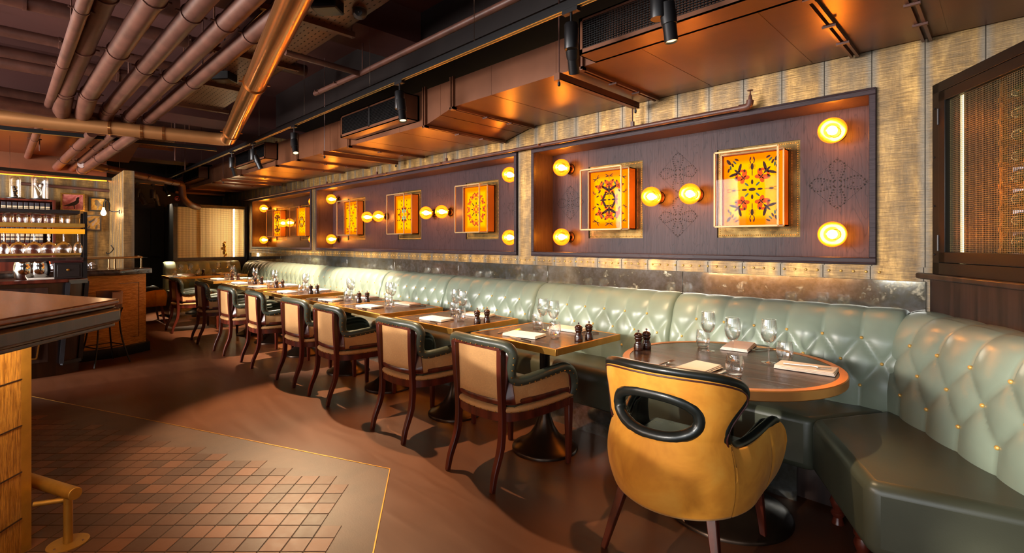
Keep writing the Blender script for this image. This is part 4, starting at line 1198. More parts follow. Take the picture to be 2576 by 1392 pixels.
def make_bottle():
    t_ = thing('wine_bottle', 'dark wine bottle lying in the caged wine cabinet rack', 'bottle', (0, 0, 0), 0, 'bottles racked in the wine cabinet')
    Mx = Matrix(((0, 0, -1), (0, 1, 0), (1, 0, 0)))
    MB().lathe([(0.036, -0.2), (0.038, -0.19), (0.038, -0.02), (0.03, 0.02), (0.0155, 0.045), (0.0145, 0.09)], 16, M=Mx).build('body', simple_bottle, t_)
    MB().lathe([(0.0152, 0.06), (0.0152, 0.115), (0.016, 0.117), (0.016, 0.125)], 12, M=Mx).build('foil_cap', MT['bronze'], t_)
    return t_
simple_bottle = simple('green_bottle_glass', lin(44, 58, 14), 0.08, 0.0, Coat_Weight=1.0)
w0 = None
rk = MB()
for k in range(9):
    zz = 0.07 + k * 0.095
    for j in range(1):
        lx, ly = 0.445, 0.115
        loc = Vector((XC, YW, 1.187)) + Matrix.Rotation(TH, 3, 'Z') @ Vector((lx, ly, zz + 0.045 * j * 0))
        lb = 'dark wine bottle lying in the caged wine cabinet, %s from the bottom' % ordn[k]
        if w0 is None: w0 = make_bottle(); w0.location = loc; w0.rotation_euler = (0, 0, TH); w0['label'] = lb
        else: dup(w0, loc, TH, lb)
rk = MB()
for lx in (0.46, 0.60):
    rk.box(lx, lx + 0.02, 0.03, 0.05, 0.02, H - 0.02)
    for k in range(9):
        z = 0.03 + k * 0.095
        rk.tube([(lx + 0.01, 0.025, z), (lx + 0.01, D - 0.03, z)], 0.012, 8)
rk.build('bottle_rack', MT['brassb'], t)

# far mesh partition with its lit strip
t = thing('mesh_partition', 'steel framed brass mesh cabinet with a lit strip above the far bench', 'partition', (-11.3, 2.13, 1.0))
f = MB(); f.box(-0.06, 0.0, 0, 0.06, 0.0, 1.1); f.box(-0.06, 0, 1.24, 1.3, 0, 1.1); f.box(-0.06, 0, 0.06, 1.24, 0, 0.05); f.box(-0.06, 0, 0.06, 1.24, 1.04, 1.1)
f.build('frame', MT['steel'], t, bevel=0.003)
ms = MB(); p = 0.0205
for k in range(int(1.18 / p) + 1): y = 0.06 + k * p; ms.tube([(-0.03, y, 0.05), (-0.03, y, 1.04)], 0.0028, 4, cap=False)
for k in range(int(0.99 / p) + 1): z = 0.05 + k * p; ms.tube([(-0.033, 0.06, z), (-0.033, 1.24, z)], 0.0028, 4, cap=False)
ms.build('brass_mesh', MT['bronze'], t)
MB().box(-0.5, 0.0, -0.012, -0.001, 0, 1.1).build('side_panel', MT['steel'], t)
bx = MB(); bx.box(-0.5, -0.48, 0, 1.3, 0, 1.1); bx.box(-0.48, -0.06, 0, 0.015, 0, 1.1); bx.box(-0.48, -0.06, 1.285, 1.3, 0, 1.1); bx.box(-0.48, -0.06, 0, 1.3, 0, 0.01); bx.box(-0.48, -0.06, 0, 1.3, 1.09, 1.1)
bx.box(-0.4, -0.39, 0.62, 0.66, 0.0, 1.1)
bx.build('cabinet_box', simple('pale_gold_lining', lin(205, 180, 135), 0.6), t)
MB().box(-0.12, -0.1, 1.06, 1.085, 0.05, 1.04).build('led_strip', glow('bright_led', (1.0, 0.78, 0.45, 1), 40), t)
MB().box(-11.36, -11.3, 2.13, 3.43, 0.0, 1.0).build('partition_base', MT['walnut'], None)
tag(bpy.data.objects['partition_base'], 'dark panelled base holding up the far mesh partition', 'panel')
ball = MB(); rr = random.Random(3)
for k in range(14):
    z = k * 0.024; ball.ball((rr.uniform(-0.02, 0.02), rr.uniform(-0.03, 0.03) * (1.6 - k * 0.08), z + 0.02), 0.022 + rr.random() * 0.014, 8, 6)
o = ball.build('gilt_ornament', MT['brassb']); o.location = (-11.42, 3.02, 1.012); tag(o, 'small craggy gold ornament inside the far mesh cabinet', 'ornament')
# ------------------------------------------------------------------ ventilation duct along the wall
t = thing('ventilation_duct', 'long brown metal ventilation duct running above the wall alcoves', 'duct', (0, YW, 2.35))
def dx_(px, Y): r = (px - 1288) / 1245; return -Y * (1 - r) / (1 + r)
YF = 2.48 - YW
prof = [(3.4, 0.09), (-3.15, 0.09), (-3.53, 0.005), (-13.15, 0.11)]
vs = []; 
for x, z in prof: zt_ = 0.31 if x > -5 else 0.4; vs += [(x, YF, z), (x, YF, zt_), (x, -0.02, zt_), (x, -0.02, z)]
fs = []
for i in range(3):
    for k in range(4): k2 = (k + 1) % 4; fs.append((i * 4 + k, i * 4 + k2, (i + 1) * 4 + k2, (i + 1) * 4 + k))
fs += [(3, 2, 1, 0), (12, 13, 14, 15)]
MB().add(vs, fs).build('body', MT['duct'], t, ang=10)
def under(x): return 0.09 if x > -3.15 else (0.005 + (-3.53 - x) * 0.01091 if x < -3.53 else 0.005 + 0.085 * (x + 3.53) / 0.38)
sm = MB()
for k in range(22):
    x = 0.4 - k * 0.62
    sm.box(x, x + 0.005, YF - 0.001, -0.03, under(x) - 0.0015, under(x)); sm.box(x, x + 0.005, YF - 0.0015, YF, under(x), 0.31 + (max(0, -3.5 - x) * 0.009))
sm.build('sheet_seams', MT['duct'], t)
FL = [-0.30, -0.62, -1.87, -3.15, -3.53, -4.9, -6.25, -6.97, -8.45, -10.0, -11.65]
for x in FL:
    z = under(x); f = MB()
    for s_ in (-0.022, 0.008):
        f.box(x + s_, x + s_ + 0.014, YF - 0.018, -0.03, z - 0.022, z); f.box(x + s_, x + s_ + 0.014, YF - 0.02, YF, z - 0.02, 0.33 + (max(0, -3.5 - x) * 0.009))
    f.box(x - 0.022, x + 0.022, YF - 0.02, YF + 0.02, z - 0.026, z - 0.004)
    fo = f.build('flange', MT['duct'], t)
    for yy in (-0.62, -0.33):
        MB().box(x - 0.03, x + 0.03, yy - 0.008, yy + 0.008, z - 0.032, z - 0.02).build('clamp', MT['pipe'], fo)
GR = [(-1.76, -0.45, 0.075), (-4.76, -3.62, 0.055), (-8.2, -6.92, 0.055), (-11.5, -10.3, 0.055)]
for (xa, xb, zb) in GR:
    if xb > -1: za, zt = 0.088, 0.30
    else: e_ = max(0, -3.6 - xb) * 0.016; za, zt = 0.055 + e_, 0.275 + e_
    f = MB(); y0, y1 = 2.31 - YW, YF
    f.box(xa, xb, y0, y1, za, za + 0.008); f.box(xa, xb, y0, y1, zt - 0.008, zt); f.box(xa, xa + 0.008, y0, y1, za, zt); f.box(xb - 0.008, xb, y0, y1, za, zt); f.box(xa, xb, y1 - 0.02, y1, za, zt)
    f.box(xa, xb, y0, y0 + 0.006, za, za + 0.03); f.box(xa, xb, y0, y0 + 0.006, zt - 0.02, zt); f.box(xa, xa + 0.025, y0, y0 + 0.006, za, zt); f.box(xb - 0.025, xb, y0, y0 + 0.006, za, zt)
    go = f.build('grille_box', MT['duct'], t)
    b = MB(); n = 13
    for k in range(n): z = za + 0.034 + (zt - za - 0.058) * k / (n - 1); b.box(xa + 0.02, xb - 0.02, y0 + 0.003, y0 + 0.012, z - 0.0012, z + 0.0012)
    m = int((xb - xa) / 0.018)
    for k in range(m): x = xa + 0.03 + (xb - xa - 0.06) * k / (m - 1); b.box(x - 0.0012, x + 0.0012, y0 + 0.012, y0 + 0.022, za + 0.03, zt - 0.02)
    if xb < -1: b.box((xa + xb) / 2 - 0.012, (xa + xb) / 2 + 0.012, y0, y0 + 0.02, za + 0.02, zt - 0.01)
    b.build('grille_bars', MT['blackp'], go)
# struts on rods
HL = ['beside the big black grille', 'above the turquoise beetle case', 'above the far small alcove', 'at the far end of the duct', 'before the far small alcove']
for k, x in enumerate((-2.0, -5.37, -9.2, -12.6)):
    z = 2.35 + under(x) - (0.07 if k == 0 else 0.055)
    h = thing('duct_hanger', 'brown steel channel strut under the duct ' + HL[k], 'bracket', (x, 2.40, z), 0, 'duct hanger struts')
    f = MB(); f.box(-0.022, 0.022, 0.0, 0.95, 0.0, 0.004); f.box(-0.022, -0.018, 0, 0.95, 0, 0.045); f.box(0.018, 0.022, 0, 0.95, 0, 0.045); f.box(-0.022, 0.022, -0.004, 0.0, 0, 0.045); f.build('strut', MT['duct'], h)
    for y in (0.02, 0.93):
        ro = MB().tube([(0, y, -0.035), (0, y, 3.4 - z if y < 0.5 else 0.05)], 0.005, 6).build('rod', MT['pipe'], h)
        MB().lathe([(0.01, -0.01), (0.01, -0.03), (0.004, -0.036)], 6, (0, y, 0)).build('nut', MT['blackp'], ro)

# sprinkler pipe in front of the alcoves
def pipe(name, pts, r, label, mat='pipe', rings=(), k=1, cat='pipe', group=None, n=14):
    pts = [Vector(p) for p in pts]
    o = MB().tube(pts if k == 1 else smoothpath(pts, k), r, n).build(name, MT[mat], None, ang=60)
    tag(o, label, cat, group)
    for f in rings:
        L = [(pts[i + 1] - pts[i]).length for i in range(len(pts) - 1)]; tot = sum(L) * f
        i = 0
        while i < len(L) - 1 and tot > L[i]: tot -= L[i]; i += 1
        d = (pts[i + 1] - pts[i]).normalized(); c = pts[i] + d * tot
        g = MB().tube([c - d * 0.012, c + d * 0.012], r * 1.12, n)
        side = d.cross(Vector((0, 0, 1))).normalized()
        for sg in (-1, 1): g.tube([c + side * sg * r * 1.1, c + side * sg * (r * 1.1 + 0.025)], 0.007, 6)
        g.build('pipe_clamp', MT[mat], o)
    return o
o = pipe('sprinkler_pipe', [(-1.22, 3.37, 2.235), (-11.7, 3.37, 2.235)], 0.0165, 'brown sprinkler pipe running in front of the alcove tops', rings=(0.17, 0.31, 0.42, 0.56, 0.7, 0.85))
g = MB(); g.tube(smoothpath([(-1.25, 3.37, 2.235), (-1.2, 3.37, 2.236), (-1.185, 3.37, 2.25), (-1.18, 3.37, 2.275)], 4), 0.022, 12); g.lathe([(0.014, 2.27), (0.01, 2.30), (0.004, 2.315), (0.004, 2.335), (0.018, 2.337), (0.018, 2.34)], 10, (-1.18, 3.37, 0)); g.build('sprinkler_head', MT['pipe'], o)
for x in (-2.05, -4.4, -5.9, -7.4, -9.0, -10.4):
    hz = 2.43 if x > -3 else 2.345
    g = MB(); g.tube([(x, 3.37, 2.25), (x, 3.37, hz)], 0.005, 6); g.box(x - 0.012, x + 0.012, 3.36, 3.38, 2.245, 2.285); g.build('pipe_hanger', MT['pipe'], o)

# big polished copper pipe with elbow, and its flat run
E = Vector((-6.62, 1.80, 2.60)); Nn = Vector((-1.2, 0.735, 2.60)); Lf = Vector((-7.35, -1.6, 2.60))
o = pipe('copper_pipe', [Nn, E], 0.078, 'thick shiny copper pipe coming overhead towards the camera', 'copper', (0.55, 0.93), n=28)
el = smoothpath([E, E + Vector((-0.09, -0.01, 0)), E + Vector((-0.13, -0.09, 0)), E + Vector((-0.15, -0.2, 0))], 6)
o = pipe('copper_pipe', el + [Lf], 0.074, 'dull copper pipe run crossing below the brown drain pipes', 'dullcopper', n=24)
for f in (0.42, 0.62, 0.9, 2.0, 2.1, 2.2):
    d = (Lf - el[-1]).normalized(); c = el[-1] + d * f
    MB().tube([c - d * 0.012, c + d * 0.012], 0.08 if f < 1 else 0.0755, 24).build('pipe_collar', MT['copper'], o)
# parallel brown drain pipes
def run(p1, z1, p2, z2): return [at(*p1, z1), at(*p2, z2)]
DP = [((214, 0), 2.92, (121, 272), 2.74, 0.040, 'thin'), ((258, 0), 2.98, (163, 232), 2.80, 0.070, 'first thick'), ((383, 0), 2.96, (223, 240), 2.78, 0.070, 'second thick'),
      ((513, 0), 2.95, (272, 277), 2.76, 0.064, 'third thick'), ((628, 0), 2.93, (323, 297), 2.75, 0.062, 'fourth thick'), ((690, 42), 2.90, (371, 302), 2.75, 0.060, 'fifth thick')]
for (a, za, b, zb, r, nm) in DP:
    p = run(a, za, b, zb); d = (p[0] - p[1]).normalized()
    pipe('drain_pipe', [p[1], p[0] + d * 1.6], r, '%s brown drain pipe overhead, counted from the bar side' % nm, 'pipe', (0.02, 0.33, 0.6), group='brown overhead drain pipes', n=18)
# manifold below them
m0 = Vector((-6.5, -1.7, 2.70)); m1 = Vector((-7.12, 0.95, 2.70))
o = pipe('manifold_pipe', [m0, m1], 0.066, 'brown collector pipe where the overhead drain pipes meet', 'pipe', n=18)
for (a, za, b, zb, r, nm) in DP[1:5]:
    q = at(*b, zb); f = (q.y - m0.y) / (m1.y - m0.y); c = m0.lerp(m1, f)
    MB().tube(smoothpath([q, q + Vector((-0.08, 0.0, -0.01)), c], 3), r * 1.08, 14).build('branch', MT['pipe'], o)
for k, (a, za, b, zb, r) in enumerate((((110, 290), 2.72, (50, 445), 2.38, 0.036), ((232, 335), 2.62, (128, 436), 2.36, 0.05), ((285, 338), 2.62, (165, 438), 2.36, 0.04), ((345, 336), 2.6, (205, 430), 2.36, 0.06))):
    p = run(a, za, b, zb)
    pipe('drain_pipe', p, r, 'brown drain pipe over the bar shelves, %s from the bar wall corner' % ordn[3 - k], 'pipe', (0.3, 0.62, 0.97), group='brown drain pipes over the bar', n=16)
pipe('manifold_pipe', [Vector((-8.9, 0.62, 2.42)), Vector((-10.6, 2.05, 2.42))], 0.055, 'brown pipe crossing above the bar corner to the far bend', 'pipe', (0.2, 0.6, 0.9), n=16)
pipe('manifold_pipe', [Vector((-10.6, 2.05, 2.42)), Vector((-10.66, 2.12, 2.40)), Vector((-10.68, 2.14, 2.28)), Vector((-10.7, 2.16, 2.16)), Vector((-10.85, 2.3, 2.06)), Vector((-11.2, 2.5, 2.04))], 0.06, 'brown pipe bend dropping beside the far end of the duct', 'pipe', k=4, n=16)
pipe('thin_pipe', [(-9.25, 0.037, 2.13), (-9.25, 0.95, 2.1)], 0.022, 'thin brown pipe across the bar wall above the bird pictures', 'pipe')
pipe('manifold_pipe', [Vector((-6.9, -1.7, 2.86)), Vector((-7.3, 0.7, 2.86))], 0.06, 'second brown collector pipe behind the drain pipe joints', 'pipe', n=16)
# pipes crossing under the ceiling
for k, (x, z, r, ya, yb, nm) in enumerate(((-4.6, 3.22, 0.09, -5, 0.9, 'lagged'), (-5.3, 3.2, 0.06, -5, 2.2, 'closest'), (-5.9, 3.12, 0.045, -5, 1.2, 'narrow'), (-6.4, 2.98, 0.05, -5, 0.3, 'lowest'), (-6.9, 3.2, 0.07, -5, 1.8, 'deeper'))):
    pipe('ceiling_pipe', [(x, ya, z), (x - 0.05, yb, z)], r, '%s brown pipe crossing under the ceiling above the drain pipes' % nm, 'pipe', (0.7, 0.85), group='pipes crossing under the ceiling')
pipe('sprinkler_pipe', [at(793, 236, 2.85), at(917, 181, 2.85), Vector((-0.2, 2.17, 2.85))], 0.024, 'brown sprinkler pipe running under the dark ceiling beside the light track', 'pipe', (0.02, 0.1))
pipe('sprinkler_pipe', [at(905, 185, 2.85), at(718, 132, 2.85) ], 0.024, 'short sprinkler branch pipe passing behind the copper pipe', 'pipe')
for k, (x, y) in enumerate(((-4.05, 2.17), (-5.2, 1.2), (-5.2, 0.3), (-6.3, 0.8), (-6.3, -0.2), (-7.0, 0.4), (-6.9, -0.8), (-8.6, 0.9), (-8.6, 0.2), (-7.9, 1.5), (-9.3, 1.9))):
    zt = 3.4; zb = (2.87, 2.98, 3.0, 2.85, 3.0, 2.75, 2.75, 2.55, 2.5, 2.45, 2.5)[k]
    tag(MB().tube([(x, y, zb), (x, y, zt)], 0.006, 6).build('hanger_rod', MT['pipe']), 'threaded hanger rod among the ceiling pipes, %s counted away from the long light track' % (ordn + ['eleventh'])[(0, 3, 7, 5, 9, 6, 10, 4, 8, 2, 1)[k]], 'rod', 'threaded hanger rods')
# perforated cable trays
def tray(x0, x1, y0, y1, z, label):
    t = thing('cable_tray', label, 'cable tray', ((x0 + x1) / 2, (y0 + y1) / 2, z)); cx, cy = (x0 + x1) / 2, (y0 + y1) / 2
    f = MB(); f.box(x0 - cx, x1 - cx, y0 - cy, y1 - cy, 0, 0.003)
    f.box(x0 - cx, x1 - cx, y0 - cy, y0 - cy + 0.004, 0, 0.05); f.box(x0 - cx, x1 - cx, y1 - cy - 0.004, y1 - cy, 0, 0.05)
    f.build('tray', MT['duct'], t)
    h = MB(); nx = int((x1 - x0) / 0.07); ny = int((y1 - y0) / 0.045)
    for i in range(nx):
        for j in range(ny):
            x = x0 - cx + 0.03 + i * 0.07 + (0.02 if j % 2 else 0); y = y0 - cy + 0.03 + j * 0.045
            h.box(x, x + 0.026, y, y + 0.007, -0.0008, 0.0001)
    h.build('slots', MT['hole'], t)
    s_ = MB()
    for i in range(int((x1 - x0) / 1.1) + 1):
        x = x0 - cx + 0.2 + i * 1.1
        s_ = MB(); s_.box(x, x + 0.04, y0 - cy - 0.08, y1 - cy + 0.08, -0.04, 0.0)
        for y in (y0 - cy - 0.06, y1 - cy + 0.06): s_.tube([(x + 0.02, y, -0.05), (x + 0.02, y, 3.4 - z)], 0.005, 6)
        s_.build('support_channel', MT['duct'], t)
tray(-7.2, -1.2, 1.25, 1.82, 3.02, 'wide perforated cable tray under the ceiling beside the copper pipe')
tray(-9.2, -7.95, 0.9, 1.6, 2.78, 'short perforated cable tray above the bar counter corner')
tray(-7.0, -4.0, -2.2, -1.7, 3.0, 'perforated cable tray above the bar end')
# dome camera and ceiling speaker
t = thing('security_camera', 'grey dome security camera under the dark ceiling', 'camera', tuple(at(905, 20, 3.03)))
Mx = Matrix.Rotation(R(0), 3, 'X')
MB().lathe([(0.06, 0.37), (0.06, 0.02), (0.056, 0.0), (0.05, -0.02)], 28).build('housing', simple('grey_plastic', lin(92, 88, 82), 0.4), t)
b = MB().ball((0, 0, -0.03), 0.052, 20, 14); b.build('ball', simple('grey_plastic_ball', lin(70, 66, 62), 0.35), t)
dv = Vector((2.0, -1.6, -1.1)).normalized(); q = dv.to_track_quat('Z', 'Y').to_matrix()
MB().lathe([(0.026, 0.045), (0.026, 0.056), (0.015, 0.054), (0.002, 0.05)], 20, (0, 0, -0.03), q).build('lens', MT['hole'], t)
def box_speaker(px, py, z, label):
    p = at(px, py, z); t = thing('speaker', label, 'speaker', tuple(p), R(40)); MB().box(-0.09, 0.09, -0.07, 0.07, -0.06, 0.06).build('cabinet', MT['blackp'], t, bevel=0.01)
    MB().tube([(0, 0, 0.05), (0, 0, 3.4 - z)], 0.008, 6).build('bracket', MT['blackp'], t)
box_speaker(824, 8, 3.0, 'small black speaker above the copper pipe at the picture top'); box_speaker(565, 190, 3.0, 'small black speaker hanging behind the drain pipes')

# ------------------------------------------------------------------ light tracks and spotlights
def track(a, b, label):
    t = thing('lighting_track', label, 'light track', tuple(a)); v = Vector(b) - Vector(a)
    f = MB(); f.bar((0, 0, 0), v, 0.035, 0.045); f.build('rail', MT['blackp'], t)
    d = v.normalized(); s_ = d.cross(Vector((0, 0, 1))).normalized() * 0.012
    f = MB(); f.bar(s_ + Vector((0, 0, -0.0235)), v + s_ + Vector((0, 0, -0.0235)), 0.003, 0.003); f.bar(-s_ + Vector((0, 0, -0.0235)), v - s_ + Vector((0, 0, -0.0235)), 0.003, 0.003)
    f.build('copper_contacts', MT['brass'], t)
    n = max(2, int(v.length / 1.3))
    for k in range(n): p = v * ((k + 0.5) / n); MB().tube([p, p + Vector((0, 0, 3.4 - a[2]))], 0.0022, 5).build('suspension_wire', MT['cutlery'], t)
TZ = 2.60
track((0.9, 2.06, TZ), (-12.3, 2.06, TZ), 'long black light track hanging above the row of chairs')
track(tuple(at(545, 376, 2.6)), tuple(at(-240, 297, 2.6)), 'black light track crossing under the dull copper pipe')
track(tuple(at(412, 463, 2.25)), tuple(at(-150, 411, 2.25)), 'black light track above the bar glass shelves')
def spotlight(loc, aim, label, power=0, col=(1, 0.72, 0.42), ang=50, blend=0.5, s=1.0, mount='side'):
    t = thing('track_spotlight', label, 'spotlight', loc, 0, 'black track spotlights')
    f = MB(); f.box(-0.05, 0.05, -0.016, 0.016, -0.045, -0.02); f.tube([(0, 0, -0.04), (0, 0, -0.1)], 0.006, 8); f.build('adapter', MT['blackp'], t)
    f = MB().lathe([(0.034, -0.235), (0.036, -0.23), (0.036, -0.105), (0.033, -0.1)], 24); f.build('driver_body', MT['blackp'], t)
    d = (Vector(aim) - Vector(loc) - Vector((0, 0, -0.25))).normalized()
    h = Vector((d.x, d.y, 0)); h = h.normalized() if h.length > 0.01 else Vector((1, 0, 0))
    c = Vector((0, 0, -0.235)) + h.cross(Vector((0, 0, 1))) * 0.0 + h * 0.045
    q = d.to_track_quat('Z', 'Y').to_matrix()
    hb = MB().lathe([(0.02, -0.07), (0.034, -0.065), (0.036, 0.0), (0.034, 0.03), (0.03, 0.032), (0.03, 0.11), (0.026, 0.11), (0.025, 0.1), (0.002, 0.1)], 24, c, q)
    hb.tube([(0, 0, -0.2), c], 0.008, 8)
    ho = hb.build('lamp_head', MT['blackp'], t, ang=35)
    MB().lathe([(0.0255, 0.101), (0.001, 0.102)], 20, c, q, closed=False).build('lens', MT['lens'], ho)
    if power:
        l = bpy.data.lights.new('spot_beam', 'SPOT'); l.energy = power; l.color = col; l.spot_size = R(ang); l.spot_blend = blend; l.shadow_soft_size = 0.02
        o = bpy.data.objects.new('spot_beam', l); C.objects.link(o); o.location = Vector(loc) + c + d * 0.115; o.rotation_euler = d.to_track_quat('-Z', 'Y').to_euler()
    return t
W = (1.0, 0.68, 0.38)
spotlight((-1.12, 2.06, TZ), (-0.9, 2.2, 0), 'black track spotlight overlapping the big black duct grille', 70, W, 50)
spotlight((-1.62, 2.06, TZ), (-2.25, 3.2, 0.4), 'black track spotlight beside the end of the big duct grille', 80, W, 60)
spotlight((-3.27, 2.06, TZ), (-2.6, 1.9, 0), 'black track spotlight in front of the second duct grille', 170, W, 66)
spotlight((-5.30, 2.06, TZ), (-3.9, 1.75, 0), 'black track spotlight between the second and third duct grilles', 420, (1.0, 0.72, 0.42), 56)
spotlight((-6.58, 2.06, TZ), (-6.3, 2.7, 0.6), 'black track spotlight in front of the third duct grille', 420, (1, 0.80, 0.58), 72)
spotlight((-7.43, 2.06, TZ), (-8.2, 2.7, 0.6), 'black track spotlight at the far edge of the third duct grille', 480, (1, 0.80, 0.58), 72)
spotlight((-11.7, 2.06, TZ), (-11.0, 2.5, 0.7), 'black track spotlight at the far end of the long track', 420, (1, 0.78, 0.5), 64)
p = at(34, 444, 2.25); spotlight(tuple(p), (p.x + 0.5, p.y + 0.9, 0.9), 'black spotlight above the bar shelves, closer to the wall end', 12, W)
p = at(113, 448, 2.25); spotlight(tuple(p), (p.x - 1.2, p.y + 0.9, 1.5), 'black spotlight above the bar shelves, beside the tall glass dome', 12, W)
p = at(346, 457, 2.25); spotlight(tuple(p), (p.x + 0.2, p.y + 0.9, 0), 'black spotlight in front of the far dark doors', 10, W)
p = at(385, 460.5, 2.25); spotlight(tuple(p), (p.x - 0.2, p.y + 0.5, 0), 'black spotlight beside the far duct end', 10, W)

# ------------------------------------------------------------------ bar end in front (hexagonal island)
T0 = Vector((-2.78, 0.32)); dA = Vector((0.795, -0.606)).normalized(); dB = Vector((-0.924, -0.381)).normalized()
def off(s_): # island outline moved inwards by s_
    nA = Vector((-dA.y, dA.x)) * -1; nB = Vector((0.381, -0.924)).normalized()
    if nA.dot(dB) < 0: nA = -nA
    # intersection of both offset edges
    M2 = Matrix(((dA.x, -dB.x), (dA.y, -dB.y))); r = (nB * s_[1] - nA * s_[0]); k = M2.inverted() @ r
    c = T0 + nA * s_[0] + dA * k.x
    return [tuple(c), tuple(c + dA * (2.3)), tuple(c + dA * 2.3 + Vector((-0.6, -2.2))), tuple(c + dB * 3.4 + Vector((0.6, -1.6))), tuple(c + dB * (3.4))]
t = thing('bar_island', 'angular bar island with a brown wood top and textured gold front', 'bar counter', (0, 0, 0))
MB().prism(off((0, 0)), 1.078, 1.1).build('bar_top', MT['bar_top'], t, bevel=0.006)
MB().prism(off((0.012, 0.012)), 1.062, 1.079).build('top_moulding', MT['walnut'], t, bevel=0.006)
MB().prism(off((-0.006, -0.006)), 0.998, 1.062).build('top_edge', MT['walnut'], t, bevel=0.012)
MB().prism(off((0.012, 0.012)), 0.98, 0.998).build('lower_moulding', MT['walnut'], t, bevel=0.005)
ob = off((0.38, 0.16)); 
MB().prism(ob, 0.0, 0.972).build('carved_panel', None if False else m_ripple('gold_carved_panel', lin(150, 98, 32), lin(226, 172, 84), 75, 9), t)
c = Vector(ob[0])
tr = MB(); tr.prism([tuple(c + dB * 0.035), tuple(c - dA * 0.004 - dB * 0.006), tuple(c + dA * 0.045), tuple(c + dA * 0.045 + Vector((-0.01, -0.02))), tuple(c + dB * 0.035 + Vector((0.01, -0.02)))], 0, 0.972)
tr.build('corner_post', MT['goldp'], t)
sm = MB()
for z in (0.16, 0.36, 0.56, 0.76): sm.bar((*(c + dA * 0.045 + Vector((0.001, 0.0012))), z), (*(c + dA * 2.2 + Vector((0.001, 0.0012))), z), 0.006, 0.005)
sm.build('panel_grooves', MT['walnut'], t)
# glowing strip added under the bar top just to brighten the carved front
la = c + dA * 0.05; nn = Vector((dA.y, -dA.x)); nn = nn if nn.dot(Vector((0.6, 0.8))) > 0 else -nn
st_ = MB(); st_.bar((*(la + nn * 0.2), 0.965), (*(la + dA * 1.9 + nn * 0.2), 0.965), 0.012, 0.008); st_.build('added_front_glow', glow('added_glow_strip', (1.0, 0.66, 0.32, 1), 85), t)
t = thing('foot_rail', 'gold painted foot rail with a round floor flange by the bar island', 'foot rail', (-2.96, 0.146, 0))
# rail runs parallel to the near edge
b0_ = Vector((-2.96, 0.146, 0)) * 0
ea = Vector((-0.795, 0.606, 0)).normalized()
q0 = at(190, 1243, 0.235) - Vector((-2.96, 0.146, 0)); 
pst = at(160, 1372, 0.0) - Vector((-2.96, 0.146, 0)); pst.z = 0
dr_ = (at(75, 1207, 0.235) - at(190, 1243, 0.235)); dr_.z = 0; dr_.normalize()
q0.z = 0.235
MB().tube([q0, q0 + dr_ * 2.2], 0.027, 20).build('rail', MT['goldp'], t, bevel=0.003)
pc = Vector((q0.x, q0.y, 0)) + dr_ * 0.055
MB().lathe([(0.017, 0.0), (0.017, 0.22)], 16, (pc.x, pc.y, 0)).build('post', MT['goldp'], t)
MB().lathe([(0.075, 0.0), (0.075, 0.005), (0.02, 0.007)], 32, (pc.x, pc.y, 0.002)).build('floor_flange', MT['goldp'], t)
MB().tube([(pc.x, pc.y, 0.2), (pc.x - 0.05, pc.y - 0.11, 0.2)], 0.011, 12).build('wall_bracket', MT['goldp'], t)
sc_ = MB()
for a in range(3): sc_.lathe([(0.005, 0.0), (0.004, 0.003)], 8, (pc.x + 0.055 * math.cos(a * 2.1 - 1), pc.y + 0.055 * math.sin(a * 2.1 - 1), 0.007))
sc_.build('screws', MT['chrome'], t)

# ------------------------------------------------------------------ waiter station
SX = -6.80
t = thing('waiter_station', 'dark wood waiter station with brass cup pulls and a gold V inlay', 'sideboard', (SX, 0.0, 0))
MB().prism([(0.0, -1.6), (0.0, 0.3), (-0.12, 0.46), (-0.5, 0.46), (-0.5, -1.6)], 0.0, 0.12).build('plinth', MT['walnut'], t)
b = MB(); vs = []
for z, e in ((0.12, 0.0), (0.94, 0.05)):
    for (x, y) in ((0.0, -1.6), (0.0, 0.31 + e), (-0.11, 0.46 + e), (-0.5, 0.46 + e), (-0.5, -1.6)): vs.append((x, y, z))
b.add(vs, [(4, 3, 2, 1, 0), (5, 6, 7, 8, 9)] + [(i, (i + 1) % 5, 5 + (i + 1) % 5, 5 + i) for i in range(5)]); b.build('body', MT['walnut'], t)
MB().prism([(0.03, -1.62), (0.03, 0.37), (-0.1, 0.535), (-0.52, 0.535), (-0.52, -1.62)], 0.94, 0.975).build('worktop', MT['bar_top'] if False else MT['mahog'], t, bevel=0.008)
for k, y in enumerate((-0.98, -0.36)):
    d = MB().box(0.0, 0.014, y, y + 0.58, 0.72, 0.9).build('drawer', MT['walnut'], t, bevel=0.004)
    vs = []; fs = []
    for i in range(7):
        th = PI * i / 6
        for j in range(5):
            ph = PI / 2 * j / 4
            vs.append((0.014 + 0.03 * math.sin(ph) * math.sin(th), y + 0.29 - 0.05 * math.cos(th), 0.83 + 0.035 * math.cos(ph) * math.sin(th)))
    for i in range(6):
        for j in range(4): fs.append((i * 5 + j, i * 5 + j + 1, (i + 1) * 5 + j + 1, (i + 1) * 5 + j))
    MB().add(vs, fs).build('cup_pull', MT['brassb'], d)
    d2 = MB().box(0.0, 0.012, y, y + 0.58, 0.15, 0.7).build('door', MT['walnut'], t, bevel=0.004)
f = MB()
f.bar((0.018, 0.085, 0.2), (0.018, 0.085, 0.6), 0.012, 0.012); f.bar((0.018, 0.085, 0.2), (0.018, 0.135, 0.2), 0.012, 0.012); f.bar((0.018, 0.135, 0.2), (0.018, 0.19, 0.62), 0.012, 0.012)
f.build('gold_inlay', MT['brassb'], t)
